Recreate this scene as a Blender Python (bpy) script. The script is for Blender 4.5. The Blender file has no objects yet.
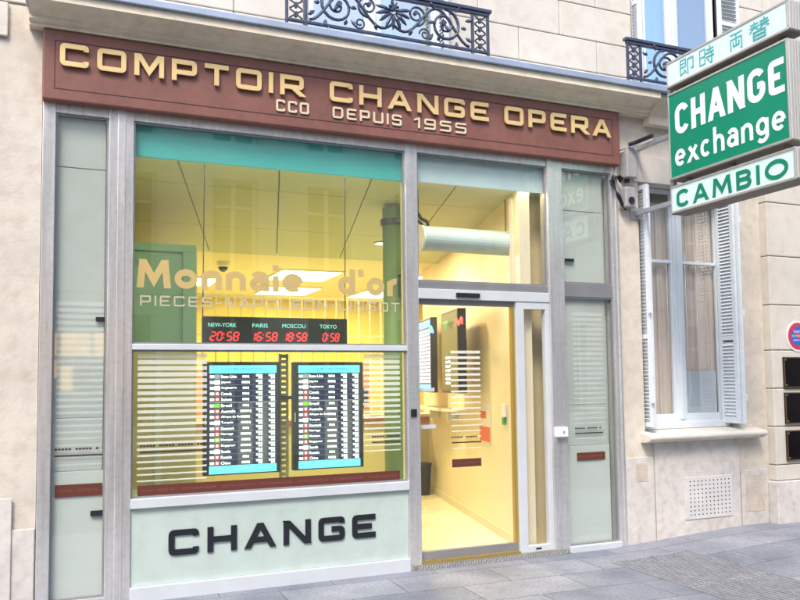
import bpy, bmesh, math, random
from mathutils import Vector, Matrix
random.seed(7)
C = bpy.context.scene.collection
PI = math.pi
ROOTM = {}

# ------------------------------------------------------------------ helpers
class MB:
    """collects shapes in world coordinates; build() links them as ONE mesh object"""
    def __init__(s): s.v = []; s.f = []; s.m = []; s.mi = 0
    def box(s, x0, x1, y0, y1, z0, z1):
        b = len(s.v)
        s.v += [(x0,y0,z0),(x1,y0,z0),(x1,y1,z0),(x0,y1,z0),(x0,y0,z1),(x1,y0,z1),(x1,y1,z1),(x0,y1,z1)]
        for q in ((0,3,2,1),(4,5,6,7),(0,1,5,4),(1,2,6,5),(2,3,7,6),(3,0,4,7)):
            s.f.append(tuple(b+i for i in q)); s.m.append(s.mi)
        return s
    def obox(s, M, sx, sy, sz):
        b = len(s.v)
        for p in ((-1,-1,-1),(1,-1,-1),(1,1,-1),(-1,1,-1),(-1,-1,1),(1,-1,1),(1,1,1),(-1,1,1)):
            s.v.append(tuple(M @ Vector((p[0]*sx/2, p[1]*sy/2, p[2]*sz/2))))
        for q in ((0,3,2,1),(4,5,6,7),(0,1,5,4),(1,2,6,5),(2,3,7,6),(3,0,4,7)):
            s.f.append(tuple(b+i for i in q)); s.m.append(s.mi)
        return s
    def poly(s, pts):
        b = len(s.v); s.v += [tuple(p) for p in pts]
        s.f.append(tuple(range(b, b+len(pts)))); s.m.append(s.mi); return s
    def prism(s, pts, d):
        """closed outline pts (3d, ccw from the front) pushed back by vector d"""
        b = len(s.v); n = len(pts); d = Vector(d)
        s.v += [tuple(p) for p in pts] + [tuple(Vector(p)+d) for p in pts]
        s.f.append(tuple(range(b, b+n))); s.m.append(s.mi)
        s.f.append(tuple(range(b+2*n-1, b+n-1, -1))); s.m.append(s.mi)
        for i in range(n):
            j = (i+1) % n
            s.f.append((b+i, b+n+i, b+n+j, b+j)); s.m.append(s.mi)
        return s
    def tube(s, pts, r, n=8, closed=False):
        pts = [Vector(p) for p in pts]; N = len(pts); b = len(s.v)
        rr = r if isinstance(r, (list, tuple)) else [r]*N
        up = None
        for i, p in enumerate(pts):
            a = pts[(i-1) % N] if (closed or i > 0) else p
            c = pts[(i+1) % N] if (closed or i < N-1) else p
            t = (c-a).normalized()
            if up is None:
                up = Vector((0,0,1)) if abs(t.z) < .9 else Vector((1,0,0))
            u = (up - t*up.dot(t))
            if u.length < 1e-5: u = t.orthogonal()
            u.normalize(); w = t.cross(u); up = u
            for k in range(n):
                g = 2*PI*k/n
                s.v.append(tuple(p + (u*math.cos(g)+w*math.sin(g))*rr[i]))
        for i in range(N if closed else N-1):
            j = (i+1) % N
            for k in range(n):
                l = (k+1) % n
                s.f.append((b+i*n+k, b+i*n+l, b+j*n+l, b+j*n+k)); s.m.append(s.mi)
        if not closed:
            s.f.append(tuple(b+k for k in reversed(range(n)))); s.m.append(s.mi)
            s.f.append(tuple(b+(N-1)*n+k for k in range(n))); s.m.append(s.mi)
        return s
    def build(s, name, mat, parent=None, bevel=0, smooth=False, segs=2):
        me = bpy.data.meshes.new(name)
        inv = ROOTM[parent.name].inverted() if parent else Matrix()
        me.from_pydata([tuple(inv @ Vector(v)) for v in s.v], [], s.f)
        mats = mat if isinstance(mat, (list, tuple)) else [mat]
        for m in mats: me.materials.append(m)
        if len(mats) > 1: me.polygons.foreach_set('material_index', s.m)
        me.update()
        o = bpy.data.objects.new(name, me); C.objects.link(o)
        if parent: o.parent = parent
        ROOTM[o.name] = ROOTM[parent.name] if parent else Matrix()
        if smooth: me.polygons.foreach_set('use_smooth', [True]*len(me.polygons))
        if bevel:
            b = o.modifiers.new('bevel', 'BEVEL'); b.width = bevel; b.segments = segs; b.limit_method = 'ANGLE'; b.angle_limit = math.radians(40)
        return o

def thing(name, label, cat, loc=(0,0,0), group=None, rotz=0):
    o = bpy.data.objects.new(name, None); C.objects.link(o)
    o.location = loc; o.rotation_euler = (0,0,rotz); o.empty_display_size = .1
    ROOTM[o.name] = Matrix.Translation(loc) @ Matrix.Rotation(rotz, 4, 'Z')
    o['label'] = label; o['category'] = cat
    if group: o['group'] = group
    return o
def tag(o, label, cat, group=None):
    o['label'] = label; o['category'] = cat
    if group: o['group'] = group
    return o
def structure(o): o['kind'] = 'structure'; return o

def box(name, mat, parent, x0, x1, y0, y1, z0, z1, bevel=0):
    return MB().box(x0,x1,y0,y1,z0,z1).build(name, mat, parent, bevel)

# ------------------------------------------------------------------ materials
def new_mat(name):
    m = bpy.data.materials.new(name); m.use_nodes = True
    nt = m.node_tree; b = nt.nodes['Principled BSDF']; return m, nt, b
def mat(name, col, rough=.6, metal=0, var=0, scale=3, bump=0, bscale=40, col2=None, stretch=None, emit=None, estr=0, spec=None, grime=0):
    m, nt, b = new_mat(name); L = nt.links.new
    b.inputs['Base Color'].default_value = (*col, 1); b.inputs['Roughness'].default_value = rough
    b.inputs['Metallic'].default_value = metal
    if spec is not None: b.inputs['Specular IOR Level'].default_value = spec
    tc = nt.nodes.new('ShaderNodeTexCoord'); mp = nt.nodes.new('ShaderNodeMapping')
    L(tc.outputs['Object'], mp.inputs['Vector'])
    if stretch: mp.inputs['Scale'].default_value = stretch
    last = None
    if var or col2:
        n = nt.nodes.new('ShaderNodeTexNoise'); n.inputs['Scale'].default_value = scale; n.inputs['Detail'].default_value = 8; n.inputs['Roughness'].default_value = .62
        L(mp.outputs[0], n.inputs['Vector'])
        r = nt.nodes.new('ShaderNodeValToRGB'); r.color_ramp.elements[0].position = .32; r.color_ramp.elements[1].position = .68
        c2 = col2 or tuple(max(0, c*(1+var)) for c in col)
        c1 = col if col2 else tuple(max(0, c*(1-var)) for c in col)
        r.color_ramp.elements[0].color = (*c1, 1); r.color_ramp.elements[1].color = (*c2, 1)
        L(n.outputs['Fac'], r.inputs['Fac']); last = r.outputs['Color']
        if grime:
            n2 = nt.nodes.new('ShaderNodeTexNoise'); n2.inputs['Scale'].default_value = scale*6; n2.inputs['Detail'].default_value = 6
            L(tc.outputs['Object'], n2.inputs['Vector'])
            r2 = nt.nodes.new('ShaderNodeValToRGB'); r2.color_ramp.elements[0].position = .3; r2.color_ramp.elements[1].position = .55
            g = 1-grime; r2.color_ramp.elements[0].color = (g, g*.98, g*.95, 1); r2.color_ramp.elements[1].color = (1,1,1,1)
            L(n2.outputs['Fac'], r2.inputs['Fac'])
            mx = nt.nodes.new('ShaderNodeMix'); mx.data_type = 'RGBA'; mx.blend_type = 'MULTIPLY'; mx.inputs[0].default_value = 1
            L(last, mx.inputs[6]); L(r2.outputs['Color'], mx.inputs[7]); last = mx.outputs[2]
        L(last, b.inputs['Base Color'])
        rr = nt.nodes.new('ShaderNodeMapRange'); rr.inputs[3].default_value = max(0, rough-.08); rr.inputs[4].default_value = min(1, rough+.08)
        L(n.outputs['Fac'], rr.inputs[0]); L(rr.outputs[0], b.inputs['Roughness'])
    if bump:
        n3 = nt.nodes.new('ShaderNodeTexNoise'); n3.inputs['Scale'].default_value = bscale; n3.inputs['Detail'].default_value = 5
        L(mp.outputs[0], n3.inputs['Vector'])
        bp = nt.nodes.new('ShaderNodeBump'); bp.inputs['Strength'].default_value = bump; bp.inputs['Distance'].default_value = .01
        L(n3.outputs['Fac'], bp.inputs['Height']); L(bp.outputs[0], b.inputs['Normal'])
    if emit:
        b.inputs['Emission Color'].default_value = (*emit, 1); b.inputs['Emission Strength'].default_value = estr
    return m
def glass(name, tint=(1,1,1), refl=1.0, ior=1.5, wave=.0, dust=.02):
    m = bpy.data.materials.new(name); m.use_nodes = True; nt = m.node_tree; L = nt.links.new
    nt.nodes.remove(nt.nodes['Principled BSDF']); out = nt.nodes['Material Output']
    t = nt.nodes.new('ShaderNodeBsdfTransparent'); t.inputs[0].default_value = (*tint, 1)
    g = nt.nodes.new('ShaderNodeBsdfGlossy'); g.inputs['Roughness'].default_value = .015; g.inputs[0].default_value = (refl,)*3+(1,)
    f = nt.nodes.new('ShaderNodeFresnel'); f.inputs[0].default_value = ior
    ge = nt.nodes.new('ShaderNodeNewGeometry'); iv = nt.nodes.new('ShaderNodeMath'); iv.operation = 'SUBTRACT'; iv.inputs[0].default_value = 1; L(ge.outputs['Backfacing'], iv.inputs[1])
    ml = nt.nodes.new('ShaderNodeMath'); ml.operation = 'MULTIPLY'; L(f.outputs[0], ml.inputs[0]); L(iv.outputs[0], ml.inputs[1])
    mx = nt.nodes.new('ShaderNodeMixShader'); df = nt.nodes.new('ShaderNodeBsdfDiffuse'); df.inputs[0].default_value = (.75,.78,.76,1); dm = nt.nodes.new('ShaderNodeMixShader')
    tc0 = nt.nodes.new('ShaderNodeTexCoord'); n0 = nt.nodes.new('ShaderNodeTexNoise'); n0.inputs['Scale'].default_value = 1.1; n0.inputs['Detail'].default_value = 7; L(tc0.outputs['Object'], n0.inputs['Vector'])
    m0 = nt.nodes.new('ShaderNodeMapRange'); m0.inputs[1].default_value = .3; m0.inputs[2].default_value = .75; m0.inputs[3].default_value = dust*.5; m0.inputs[4].default_value = dust*1.6; L(n0.outputs['Fac'], m0.inputs[0])
    L(m0.outputs[0], dm.inputs[0]); L(t.outputs[0], dm.inputs[1]); L(df.outputs[0], dm.inputs[2])
    L(ml.outputs[0], mx.inputs[0]); L(dm.outputs[0], mx.inputs[1]); L(g.outputs[0], mx.inputs[2]); L(mx.outputs[0], out.inputs[0])
    if wave:
        tc = nt.nodes.new('ShaderNodeTexCoord'); n = nt.nodes.new('ShaderNodeTexNoise'); n.inputs['Scale'].default_value = 1.3
        bp = nt.nodes.new('ShaderNodeBump'); bp.inputs['Strength'].default_value = wave; bp.inputs['Distance'].default_value = .02
        L(tc.outputs['Object'], n.inputs['Vector']); L(n.outputs['Fac'], bp.inputs['Height']); L(bp.outputs[0], g.inputs['Normal'])
    return m
def film(name, col, alpha):
    """translucent vinyl stuck on glass"""
    m = bpy.data.materials.new(name); m.use_nodes = True; nt = m.node_tree; L = nt.links.new
    b = nt.nodes['Principled BSDF']; out = nt.nodes['Material Output']
    b.inputs['Base Color'].default_value = (*col, 1); b.inputs['Roughness'].default_value = .5
    t = nt.nodes.new('ShaderNodeBsdfTransparent'); mx = nt.nodes.new('ShaderNodeMixShader'); mx.inputs[0].default_value = alpha
    L(t.outputs[0], mx.inputs[1]); L(b.outputs[0], mx.inputs[2]); L(mx.outputs[0], out.inputs[0]); return m
def emis(name, col, s):
    m = mat(name, (.02,.02,.02), .4, emit=col, estr=s); return m

STONE = mat('limestone', (.60,.545,.465), .85, var=.11, scale=1.6, bump=.3, bscale=35, grime=.13)
STONE_UP = mat('upper limestone', (.62,.58,.51), .85, var=.08, scale=1.3, bump=.3, bscale=40, grime=.08)
STONE_LOW = mat('base limestone', (.53,.50,.47), .85, scale=2.3, bump=.35, bscale=30, col2=(.66,.62,.57), grime=.16)
STAIN = mat('patched limestone', (.55,.48,.40), .88, var=.14, scale=6, bump=.4, bscale=40, grime=.1)
CORN = mat('cornice stone', (.74,.66,.52), .8, var=.09, scale=2, bump=.2, bscale=40, grime=.1)  # base colour lifted to stand in for light bounced off the street
JOINT = mat('mortar joint', (.20,.17,.14), .95)
ZINC = mat('zinc flashing', (.34,.40,.50), .5, .4, var=.12, scale=3, bump=.1, bscale=8)
VENTM = mat('whitish vent stone', (.60,.58,.56), .8, var=.08, scale=4)
ALU = mat('brushed aluminium', (.80,.79,.78), .30, .75, var=.10, scale=4, bump=.06, bscale=90, stretch=(6,6,.35), grime=.08)
ALU_L = mat('white aluminium', (.68,.71,.74), .42, .3, var=.05, scale=3)
ALU_D = mat('grey aluminium', (.30,.30,.31), .42, .5, var=.08, scale=3)
SIGN = mat('maroon lacquered panel', (.205,.084,.064), .5, var=.13, scale=2.5, bump=.05, bscale=15, grime=.1)
GROOVE = mat('groove shade', (.05,.014,.014), .7)
GOLD = mat('cream gold letter', (.74,.54,.245), .42, .2, var=.06, scale=3)
GOLD_D = mat('thin gold letter', (.70,.60,.42), .45, .1, var=.06, scale=3)
BLACK = mat('black letter', (.012,.015,.020), .3)
MINT = mat('pale mint back painted glass', (.47,.56,.52), .12, var=.05, scale=1.2, spec=.6, grime=.06)
PALE = mat('pale board behind glass', (.46,.51,.46), .6, var=.08, scale=1.0, grime=.05)
PALE2 = mat('pale lower board', (.52,.57,.52), .6, var=.04, scale=1.2)
GLASS = glass('shop glass', (.93,.985,.84), 1.0, 2.0, .02, .022)
GLASS_C = glass('clear door glass', (.99,.99,.985), .9, 1.5, .02, .015)
GLASS_S = glass('side glass', (.98,.99,.985), 1.0, 2.0, .03, .05)
WGLASS = glass('window glass', (.98,.98,.98), 1.0, 2.3, .10, .05)
UPGLASS = glass('upper window glass', (.75,.88,.95), 1.0, 5.0, .05)
TURQ = mat('turquoise fascia board', (.04,.44,.72), .5, var=.08, scale=2)
PALEB = mat('pale blue fascia board', (.45,.60,.60), .5, var=.05, scale=2)
STRIPE = film('frosted stripe film', (.85,.85,.78), .42)
STRIPE2 = film('faint frosted stripe film', (.85,.87,.82), .09)
BROWNF = mat('brown vinyl band', (.115,.030,.020), .45)
DARKF = mat('dark vinyl line', (.05,.03,.02), .5)
BANDTXT = mat('band lettering', (.19,.08,.06), .6)
PEACH = mat('peach gold vinyl', (.66,.49,.20), .4, .35)
SILV = mat('pale beige vinyl', (.50,.45,.33), .45, .1)
WALLIN = mat('cream interior paint', (.74,.64,.37), .6, var=.04, scale=1.5)
WALLIN2 = mat('cream counter wall panel', (.72,.65,.46), .4, var=.03, scale=1.5)
SOFF = mat('ceiling board', (.50,.52,.32), .7, var=.04, scale=1.4)
OFFW = mat('ochre office wall', (.66,.54,.14), .7, var=.1, scale=2)
CEILB = mat('office ceiling', (.72,.66,.42), .7)
FLOORIN = mat('pale cream floor', (.80,.75,.55), .28, var=.06, scale=1.2, grime=.06)
TEAL = mat('teal painted door', (.24,.44,.42), .5, var=.08, scale=2)
TEAL_D = mat('teal column paint', (.20,.30,.13), .45, var=.05, scale=2)
BEIGE = mat('beige partition', (.62,.57,.38), .6, var=.05, scale=2)
WOOD = mat('orange wood', (.45,.17,.05), .4, col2=(.60,.26,.09), scale=3, stretch=(1,8,8))
GRIL = mat('cream security bars', (.80,.74,.50), .4)
DKPL = mat('dark plastic', (.018,.018,.022), .35)
WHPL = mat('white plastic', (.75,.76,.76), .4)
GREYPL = mat('grey electrical plastic', (.33,.32,.32), .5, var=.12, scale=8)
DUCT = mat('pale blue air duct', (.40,.54,.58), .4, var=.06, scale=4, bump=.3, bscale=14)
BOARD = mat('led board', (.014,.014,.017), .2)
RED = emis('red led', (1,.02,.03), 1.1)
LCYAN = emis('pale teal caption', (.30,.85,.85), .6)
SCR_N = emis('navy screen', (.004,.006,.040), 1.0)
SCR_N2 = emis('grey screen cell', (.05,.05,.07), 1.0)
SCR_C = emis('cyan screen', (.10,.50,.80), 1.0)
SCR_W = emis('white screen text', (.85,.9,1), 1.1)
SCR_R = emis('red screen cell', (.7,.10,.12), .5)
SCR_G = emis('green screen cell', (.25,.75,.05), .5)
SCR_L = emis('pale screen line', (.45,.5,.65), .4)
SCR_Y = emis('olive screen', (.05,.05,.012), 1.0)
LAMP = emis('ceiling lamp diffuser', (1,.93,.72), 3.5)
GREEN = mat('green sign face', (.0,.235,.135), .35, var=.04, scale=3)
WHITE = mat('white sign face', (.66,.80,.79), .35, var=.03, scale=3)
SIGNT = mat('white sign letter', (.88,.92,.90), .4)
GREENT = mat('green sign letter', (.0,.22,.12), .4)
CYANT = mat('turquoise sign letter', (.06,.42,.42), .4)
SRIM = mat('sign casing metal', (.55,.55,.52), .35, .6, var=.08, scale=5)
SUND = mat('sign underside', (.17,.15,.13), .6, .2, var=.2, scale=6)
SEND = mat('ribbed sign end', (.62,.60,.54), .4, .4, var=.05, scale=4)
BRKT = mat('galvanised bracket', (.42,.43,.45), .5, .5, var=.15, scale=9)
POLEM = mat('perforated bronze grey metal', (.30,.27,.20), .5, .3)
SHUT = mat('blue white shutter paint', (.70,.75,.78), .5, var=.05, scale=4, grime=.06)
WFR = mat('white window paint', (.68,.74,.78), .45, var=.04, scale=3)
CURT = mat('peach net curtain', (.70,.60,.50), .9, var=.2, scale=2, stretch=(8,1,.4))
FROST = mat('frosted window film', (.50,.58,.62), .6)
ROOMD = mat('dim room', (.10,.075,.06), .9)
YELW = mat('ochre blind', (.62,.38,.10), .8, var=.25, scale=3)  # stands in for the ochre reflection in the upper glass
PALEBLUE = mat('pale blue curtain and reflection', (.42,.66,.80), .8, var=.1, scale=4, stretch=(5,1,1))
IRON = mat('blue black cast iron', (.065,.08,.125), .42, .3, var=.25, scale=20, bump=.2, bscale=60)
GRATE = mat('steel grating', (.36,.37,.40), .5, .5, var=.2, scale=10)
HOLE = mat('dark void', (.012,.011,.010), .9)
PLAQUE = mat('dark bronze plaque', (.018,.012,.012), .15, .6, var=.3, scale=3)
PLFR = mat('plaque rim', (.20,.13,.07), .35, .7)
BRASS = mat('brass plaque lettering', (.55,.40,.12), .35, .7)
NPW = mat('enamel white', (.75,.74,.76), .3)
NPR = mat('enamel red', (.60,.03,.05), .3)
NPB = mat('enamel blue', (.03,.12,.50), .3)
KERB = mat('granite kerb', (.28,.28,.29), .7, var=.15, scale=8, bump=.3, bscale=90)
ASPH = mat('asphalt', (.055,.055,.06), .9, var=.2, scale=6, bump=.4, bscale=150)
THR = mat('aluminium tread plate', (.42,.40,.34), .35, .75, var=.1, scale=6)
YTRIM = mat('brass threshold trim', (.50,.36,.10), .35, .7)
BIN = mat('black bin plastic', (.02,.02,.022), .4)
PAPER = mat('poster paper', (.72,.68,.60), .6)
ORNG = mat('poster orange', (.70,.13,.03), .6)
GRN = mat('green push button', (.02,.30,.10), .4)
OPP = mat('opposite limestone', (.60,.55,.48), .9, var=.1, scale=.8)
OPPW = mat('opposite window', (.05,.06,.08), .15)
OPPF = mat('opposite white joinery', (.6,.6,.6), .6)

def pavement_mat():
    m, nt, b = new_mat('bluish stone paving'); L = nt.links.new
    tc = nt.nodes.new('ShaderNodeTexCoord'); mp = nt.nodes.new('ShaderNodeMapping'); mp.inputs['Rotation'].default_value = (0,0,math.radians(1.5)); mp.inputs['Location'].default_value = (.27,.12,0)
    L(tc.outputs['Object'], mp.inputs[0])
    br = nt.nodes.new('ShaderNodeTexBrick'); br.inputs['Scale'].default_value = 1; br.inputs['Mortar Size'].default_value = .006
    br.inputs['Brick Width'].default_value = .92; br.inputs['Row Height'].default_value = .46; br.inputs['Bias'].default_value = 0; br.inputs['Mortar Smooth'].default_value = .4
    br.inputs['Color1'].default_value = (.185,.205,.245,1); br.inputs['Color2'].default_value = (.27,.285,.32,1); br.inputs['Mortar'].default_value = (.11,.115,.125,1)
    L(mp.outputs[0], br.inputs['Vector'])
    n = nt.nodes.new('ShaderNodeTexNoise'); n.inputs['Scale'].default_value = 1.4; n.inputs['Detail'].default_value = 9; n.inputs['Roughness'].default_value = .65
    L(tc.outputs['Object'], n.inputs[0])
    r = nt.nodes.new('ShaderNodeValToRGB'); r.color_ramp.elements[0].position = .33; r.color_ramp.elements[0].color = (.66,.67,.72,1); r.color_ramp.elements[1].position = .66; r.color_ramp.elements[1].color = (1.22,1.2,1.16,1)
    L(n.outputs['Fac'], r.inputs[0])
    mx = nt.nodes.new('ShaderNodeMix'); mx.data_type = 'RGBA'; mx.blend_type = 'MULTIPLY'; mx.inputs[0].default_value = 1
    L(br.outputs['Color'], mx.inputs[6]); L(r.outputs[0], mx.inputs[7])
    n2 = nt.nodes.new('ShaderNodeTexNoise'); n2.inputs['Scale'].default_value = 38; n2.inputs['Detail'].default_value = 4; L(tc.outputs['Object'], n2.inputs[0])
    r2 = nt.nodes.new('ShaderNodeValToRGB'); r2.color_ramp.elements[0].position = .35; r2.color_ramp.elements[0].color = (.8,.8,.8,1); r2.color_ramp.elements[1].position = .7; r2.color_ramp.elements[1].color = (1.12,1.12,1.12,1)
    L(n2.outputs['Fac'], r2.inputs[0])
    mx2 = nt.nodes.new('ShaderNodeMix'); mx2.data_type = 'RGBA'; mx2.blend_type = 'MULTIPLY'; mx2.inputs[0].default_value = 1
    L(mx.outputs[2], mx2.inputs[6]); L(r2.outputs[0], mx2.inputs[7]); 
    vo = nt.nodes.new('ShaderNodeTexVoronoi'); vo.inputs['Scale'].default_value = 3.1; L(tc.outputs['Object'], vo.inputs['Vector'])
    r3 = nt.nodes.new('ShaderNodeValToRGB'); r3.color_ramp.elements[0].position = .045; r3.color_ramp.elements[0].color = (.45,.45,.47,1); r3.color_ramp.elements[1].position = .075; r3.color_ramp.elements[1].color = (1,1,1,1)
    L(vo.outputs['Distance'], r3.inputs[0])
    mx3 = nt.nodes.new('ShaderNodeMix'); mx3.data_type = 'RGBA'; mx3.blend_type = 'MULTIPLY'; mx3.inputs[0].default_value = .55
    L(mx2.outputs[2], mx3.inputs[6]); L(r3.outputs[0], mx3.inputs[7]); L(mx3.outputs[2], b.inputs['Base Color'])
    b.inputs['Roughness'].default_value = .55
    ad = nt.nodes.new('ShaderNodeMath'); ad.operation = 'MULTIPLY_ADD'; ad.inputs[1].default_value = -1.4
    L(br.outputs['Fac'], ad.inputs[0]); L(n2.outputs['Fac'], ad.inputs[2])
    bp = nt.nodes.new('ShaderNodeBump'); bp.inputs['Strength'].default_value = .45; bp.inputs['Distance'].default_value = .006
    L(ad.outputs[0], bp.inputs['Height']); L(bp.outputs[0], b.inputs['Normal'])
    return m
PAVE = pavement_mat()

# ------------------------------------------------------------------ lettering
def arc(cx, cy, rx, ry, a0, a1, n=10):
    return [(cx+rx*math.cos(math.radians(a0+(a1-a0)*i/n)), cy+ry*math.sin(math.radians(a0+(a1-a0)*i/n))) for i in range(n+1)]
# each glyph: (relative width, [ (points, closed) ... ]) in a 0..1 box of stroke centre lines
SQ = {
 'C': (1.0, [([(1,.78),(1,1),(0,1),(0,0),(1,0),(1,.22)],0)]),
 'O': (1.05,[([(0,0),(1,0),(1,1),(0,1)],1)]),
 'M': (1.12,[([(0,0),(0,1)],0),([(1,0),(1,1)],0),([(.11,1),(.5,.14),(.89,1)],0)]),
 'P': (.95, [([(0,0),(0,1)],0),([(0,1),(1,1),(1,.38),(.1,.38)],0)]),
 'T': (.95, [([(0,1),(1,1)],0),([(.5,1),(.5,0)],0)]),
 'I': (.0,  [([(0,0),(0,1)],0)]),
 'R': (1.0, [([(0,0),(0,1)],0),([(0,1),(1,1),(1,.40),(.1,.40)],0),([(.5,.42),(.93,0)],0)]),
 'H': (1.0, [([(0,0),(0,1)],0),([(1,0),(1,1)],0),([(0,.5),(1,.5)],0)]),
 'A': (1.1, [([(.05,0),(.445,1)],0),([(.555,1),(.95,0)],0),([(.22,.28),(.78,.28)],0)]),
 'N': (1.0, [([(0,0),(0,1)],0),([(1,0),(1,1)],0),([(.12,1),(.88,0)],0)]),
 'G': (1.0, [([(1,.8),(1,1),(0,1),(0,0),(1,0),(1,.5),(.5,.5)],0)]),
 'E': (.9,  [([(1,1),(0,1),(0,0),(1,0)],0),([(0,.5),(.92,.5)],0)]),
 'D': (1.0, [([(0,0),(.85,0),(1,.15),(1,.85),(.85,1),(0,1)],1)]),
 'U': (1.0, [([(0,1),(0,0),(1,0),(1,1)],0)]),
 'S': (.95, [([(1,.82),(1,1),(0,1),(0,.52),(1,.52),(1,0),(0,0),(0,.2)],0)]),
 'L': (.85, [([(0,1),(0,0),(1,0)],0)]),
 '1': (.4, [([(1,0),(1,1)],0),([(0,.82),(.9,.97)],0)]),
 '9': (.9,  [([(0,0),(1,0),(1,1),(0,1),(0,.48),(.5,.48)],0),([(.5,.48),(.9,.48)],0)]),
 '5': (.9,  [([(1,1),(0,1),(0,.56),(1,.56),(1,0),(0,0)],0)]),
 '-': (.5,  [([(0,.45),(1,.45)],0)]),
}
RD = {
 'C': (.62,[(arc(.5,.72,.5,.28,20,180)+arc(.5,.28,.5,.28,180,340),0)]),
 'H': (.60,[([(0,0),(0,1)],0),([(1,0),(1,1)],0),([(0,.5),(1,.5)],0)]),
 'A': (.72,[([(.02,0),(.45,1)],0),([(.55,1),(.98,0)],0),([(.22,.27),(.78,.27)],0)]),
 'N': (.66,[([(0,0),(0,1)],0),([(1,0),(1,1)],0),([(.06,1),(.94,0)],0)]),
 'G': (.66,[(arc(.5,.72,.5,.28,25,180)+arc(.5,.28,.5,.28,180,360)+[(1,.47),(.6,.47)],0)]),
 'E': (.52,[([(1,1),(0,1),(0,0),(1,0)],0),([(0,.5),(.85,.5)],0)]),
 'M': (.9, [([(0,0),(.08,1)],0),([(.14,1),(.5,.2),(.86,1)],0),([(.92,1),(1,0)],0)]),
 'B': (.62,[([(0,0),(0,1)],0),([(0,1)]+arc(.6,.76,.36,.24,90,-90)+[(.1,.52)],0),([(.1,.52)]+arc(.6,.26,.4,.26,90,-90)+[(0,0)],0)]),
 'I': (.0, [([(0,0),(0,1)],0)]),
 'O': (.95,[(arc(.5,.5,.5,.5,0,345,23),1)]),
 'c': (.5, [(arc(.5,.31,.5,.31,45,315,14),0)]),
 'e': (.56,[(arc(.5,.31,.5,.31,0,312,18),0),([(.06,.31),(.98,.31)],0)]),
 'x': (.5, [([(0,0),(1,.62)],0),([(0,.62),(1,0)],0)]),
 'h': (.5, [([(0,0),(0,1)],0),([(0,.36)]+arc(.5,.36,.5,.26,180,0,10)+[(1,0)],0)]),
 'n': (.5, [([(0,0),(0,.62)],0),([(0,.36)]+arc(.5,.36,.5,.26,180,0,10)+[(1,0)],0)]),
 'a': (.5, [(arc(.5,.42,.5,.24,150,0,8)+[(1,0)],0),(arc(.47,.19,.47,.19,0,340,17),1)]),
 'i': (.0, [([(0,0),(0,.62)],0),([(0,.86),(0,1)],0)]),
 'o': (.56,[(arc(.5,.31,.5,.31,0,342,18),1)]),
 'd': (.52,[(arc(.5,.31,.5,.31,0,342,18),1),([(1,0),(1,1)],0)]),
 'r': (.34,[([(0,0),(0,.62)],0),([(0,.3)]+arc(.75,.30,.75,.32,180,75,8),0)]),
 "'": (.0, [([(0,.78),(0,1)],0)]),
 'g': (.52,[(arc(.5,.33,.5,.29,0,342,18),1),([(1,.62),(1,-.08)]+arc(.5,-.08,.5,.2,0,-150,9),0)]),
}
def rounded(pts, closed, r, n=3):
    if r <= 0: return pts
    out = []; N = len(pts)
    for i, p in enumerate(pts):
        if not closed and i in (0, N-1): out.append(p); continue
        a = Vector(pts[(i-1) % N]); b = Vector(p); c = Vector(pts[(i+1) % N])
        la, lc = (a-b).length, (c-b).length
        d1, d2 = (a-b).normalized(), (c-b).normalized()
        if d1.dot(d2) < -.93 or d1.dot(d2) > .15: out.append(p); continue
        q = min(r, la*.45, lc*.45); A = b+d1*q; B = b+d2*q
        for k in range(n+1):
            t = k/n; out.append(tuple((1-t)*(1-t)*A + 2*t*(1-t)*b + t*t*B))
    return out
def stroke(mb, pts, closed, t, place, depth, lift, box=None):
    """a flat-ended band of width t along pts (2d), mitred, given thickness; place(u, v, w) -> 3d, w towards the viewer"""
    P = []
    for p in pts:
        if not P or (Vector(p)-P[-1]).length > t*.04: P.append(Vector(p))
    if closed and (P[0]-P[-1]).length < t*.04: P.pop()
    N = len(P); Lf = []; Rt = []
    for i in range(N):
        a = P[(i-1) % N] if (closed or i) else None
        c = P[(i+1) % N] if (closed or i < N-1) else None
        d1 = (P[i]-a).normalized() if a is not None else None; d2 = (c-P[i]).normalized() if c is not None else None
        if d1 is None: d1 = d2
        if d2 is None: d2 = d1
        n1 = Vector((-d1.y, d1.x)); n2 = Vector((-d2.y, d2.x)); m = n1+n2
        if m.length < .3: m = n1
        else: m = m.normalized(); m = m / max(.42, m.dot(n1))
        A, B = P[i]+m*t/2, P[i]-m*t/2
        if box and not closed and i in (0, N-1):
            d = (P[0]-P[1]) if i == 0 else (P[-1]-P[-2]); d.normalize(); x0, x1, z0, z1 = box; e = t*.02
            lim = z0 if abs(P[i].y-z0-t/2) < e else (z1 if abs(P[i].y-z1+t/2) < e else None)
            if lim is not None and abs(d.y) > .35 and (lim-P[i].y)*d.y > 0:
                A = A + d*((lim-A.y)/d.y); B = B + d*((lim-B.y)/d.y)
            elif abs(d.x) > .9 and (abs(P[i].x-x0-t/2) < e or abs(P[i].x-x1+t/2) < e):
                A = A + d*t*.46; B = B + d*t*.46
        Lf.append(A); Rt.append(B)
    b = len(mb.v)
    for i in range(N):
        for q in (Lf[i], Rt[i]):
            mb.v.append(tuple(place(q.x, q.y, depth+lift))); mb.v.append(tuple(place(q.x, q.y, 0)))
    for i in range(N if closed else N-1):
        j = (i+1) % N; A = b+4*i; B = b+4*j
        for q in ((A, A+2, B+2, B), (A+2, A+3, B+3, B+2), (A+1, A, B, B+1)):
            mb.f.append(q); mb.m.append(mb.mi)
    if not closed:
        for A, fl in ((b, 0), (b+4*(N-1), 1)):
            q = (A, A+1, A+3, A+2); mb.f.append(q[::-1] if fl else q); mb.m.append(mb.mi)
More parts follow.
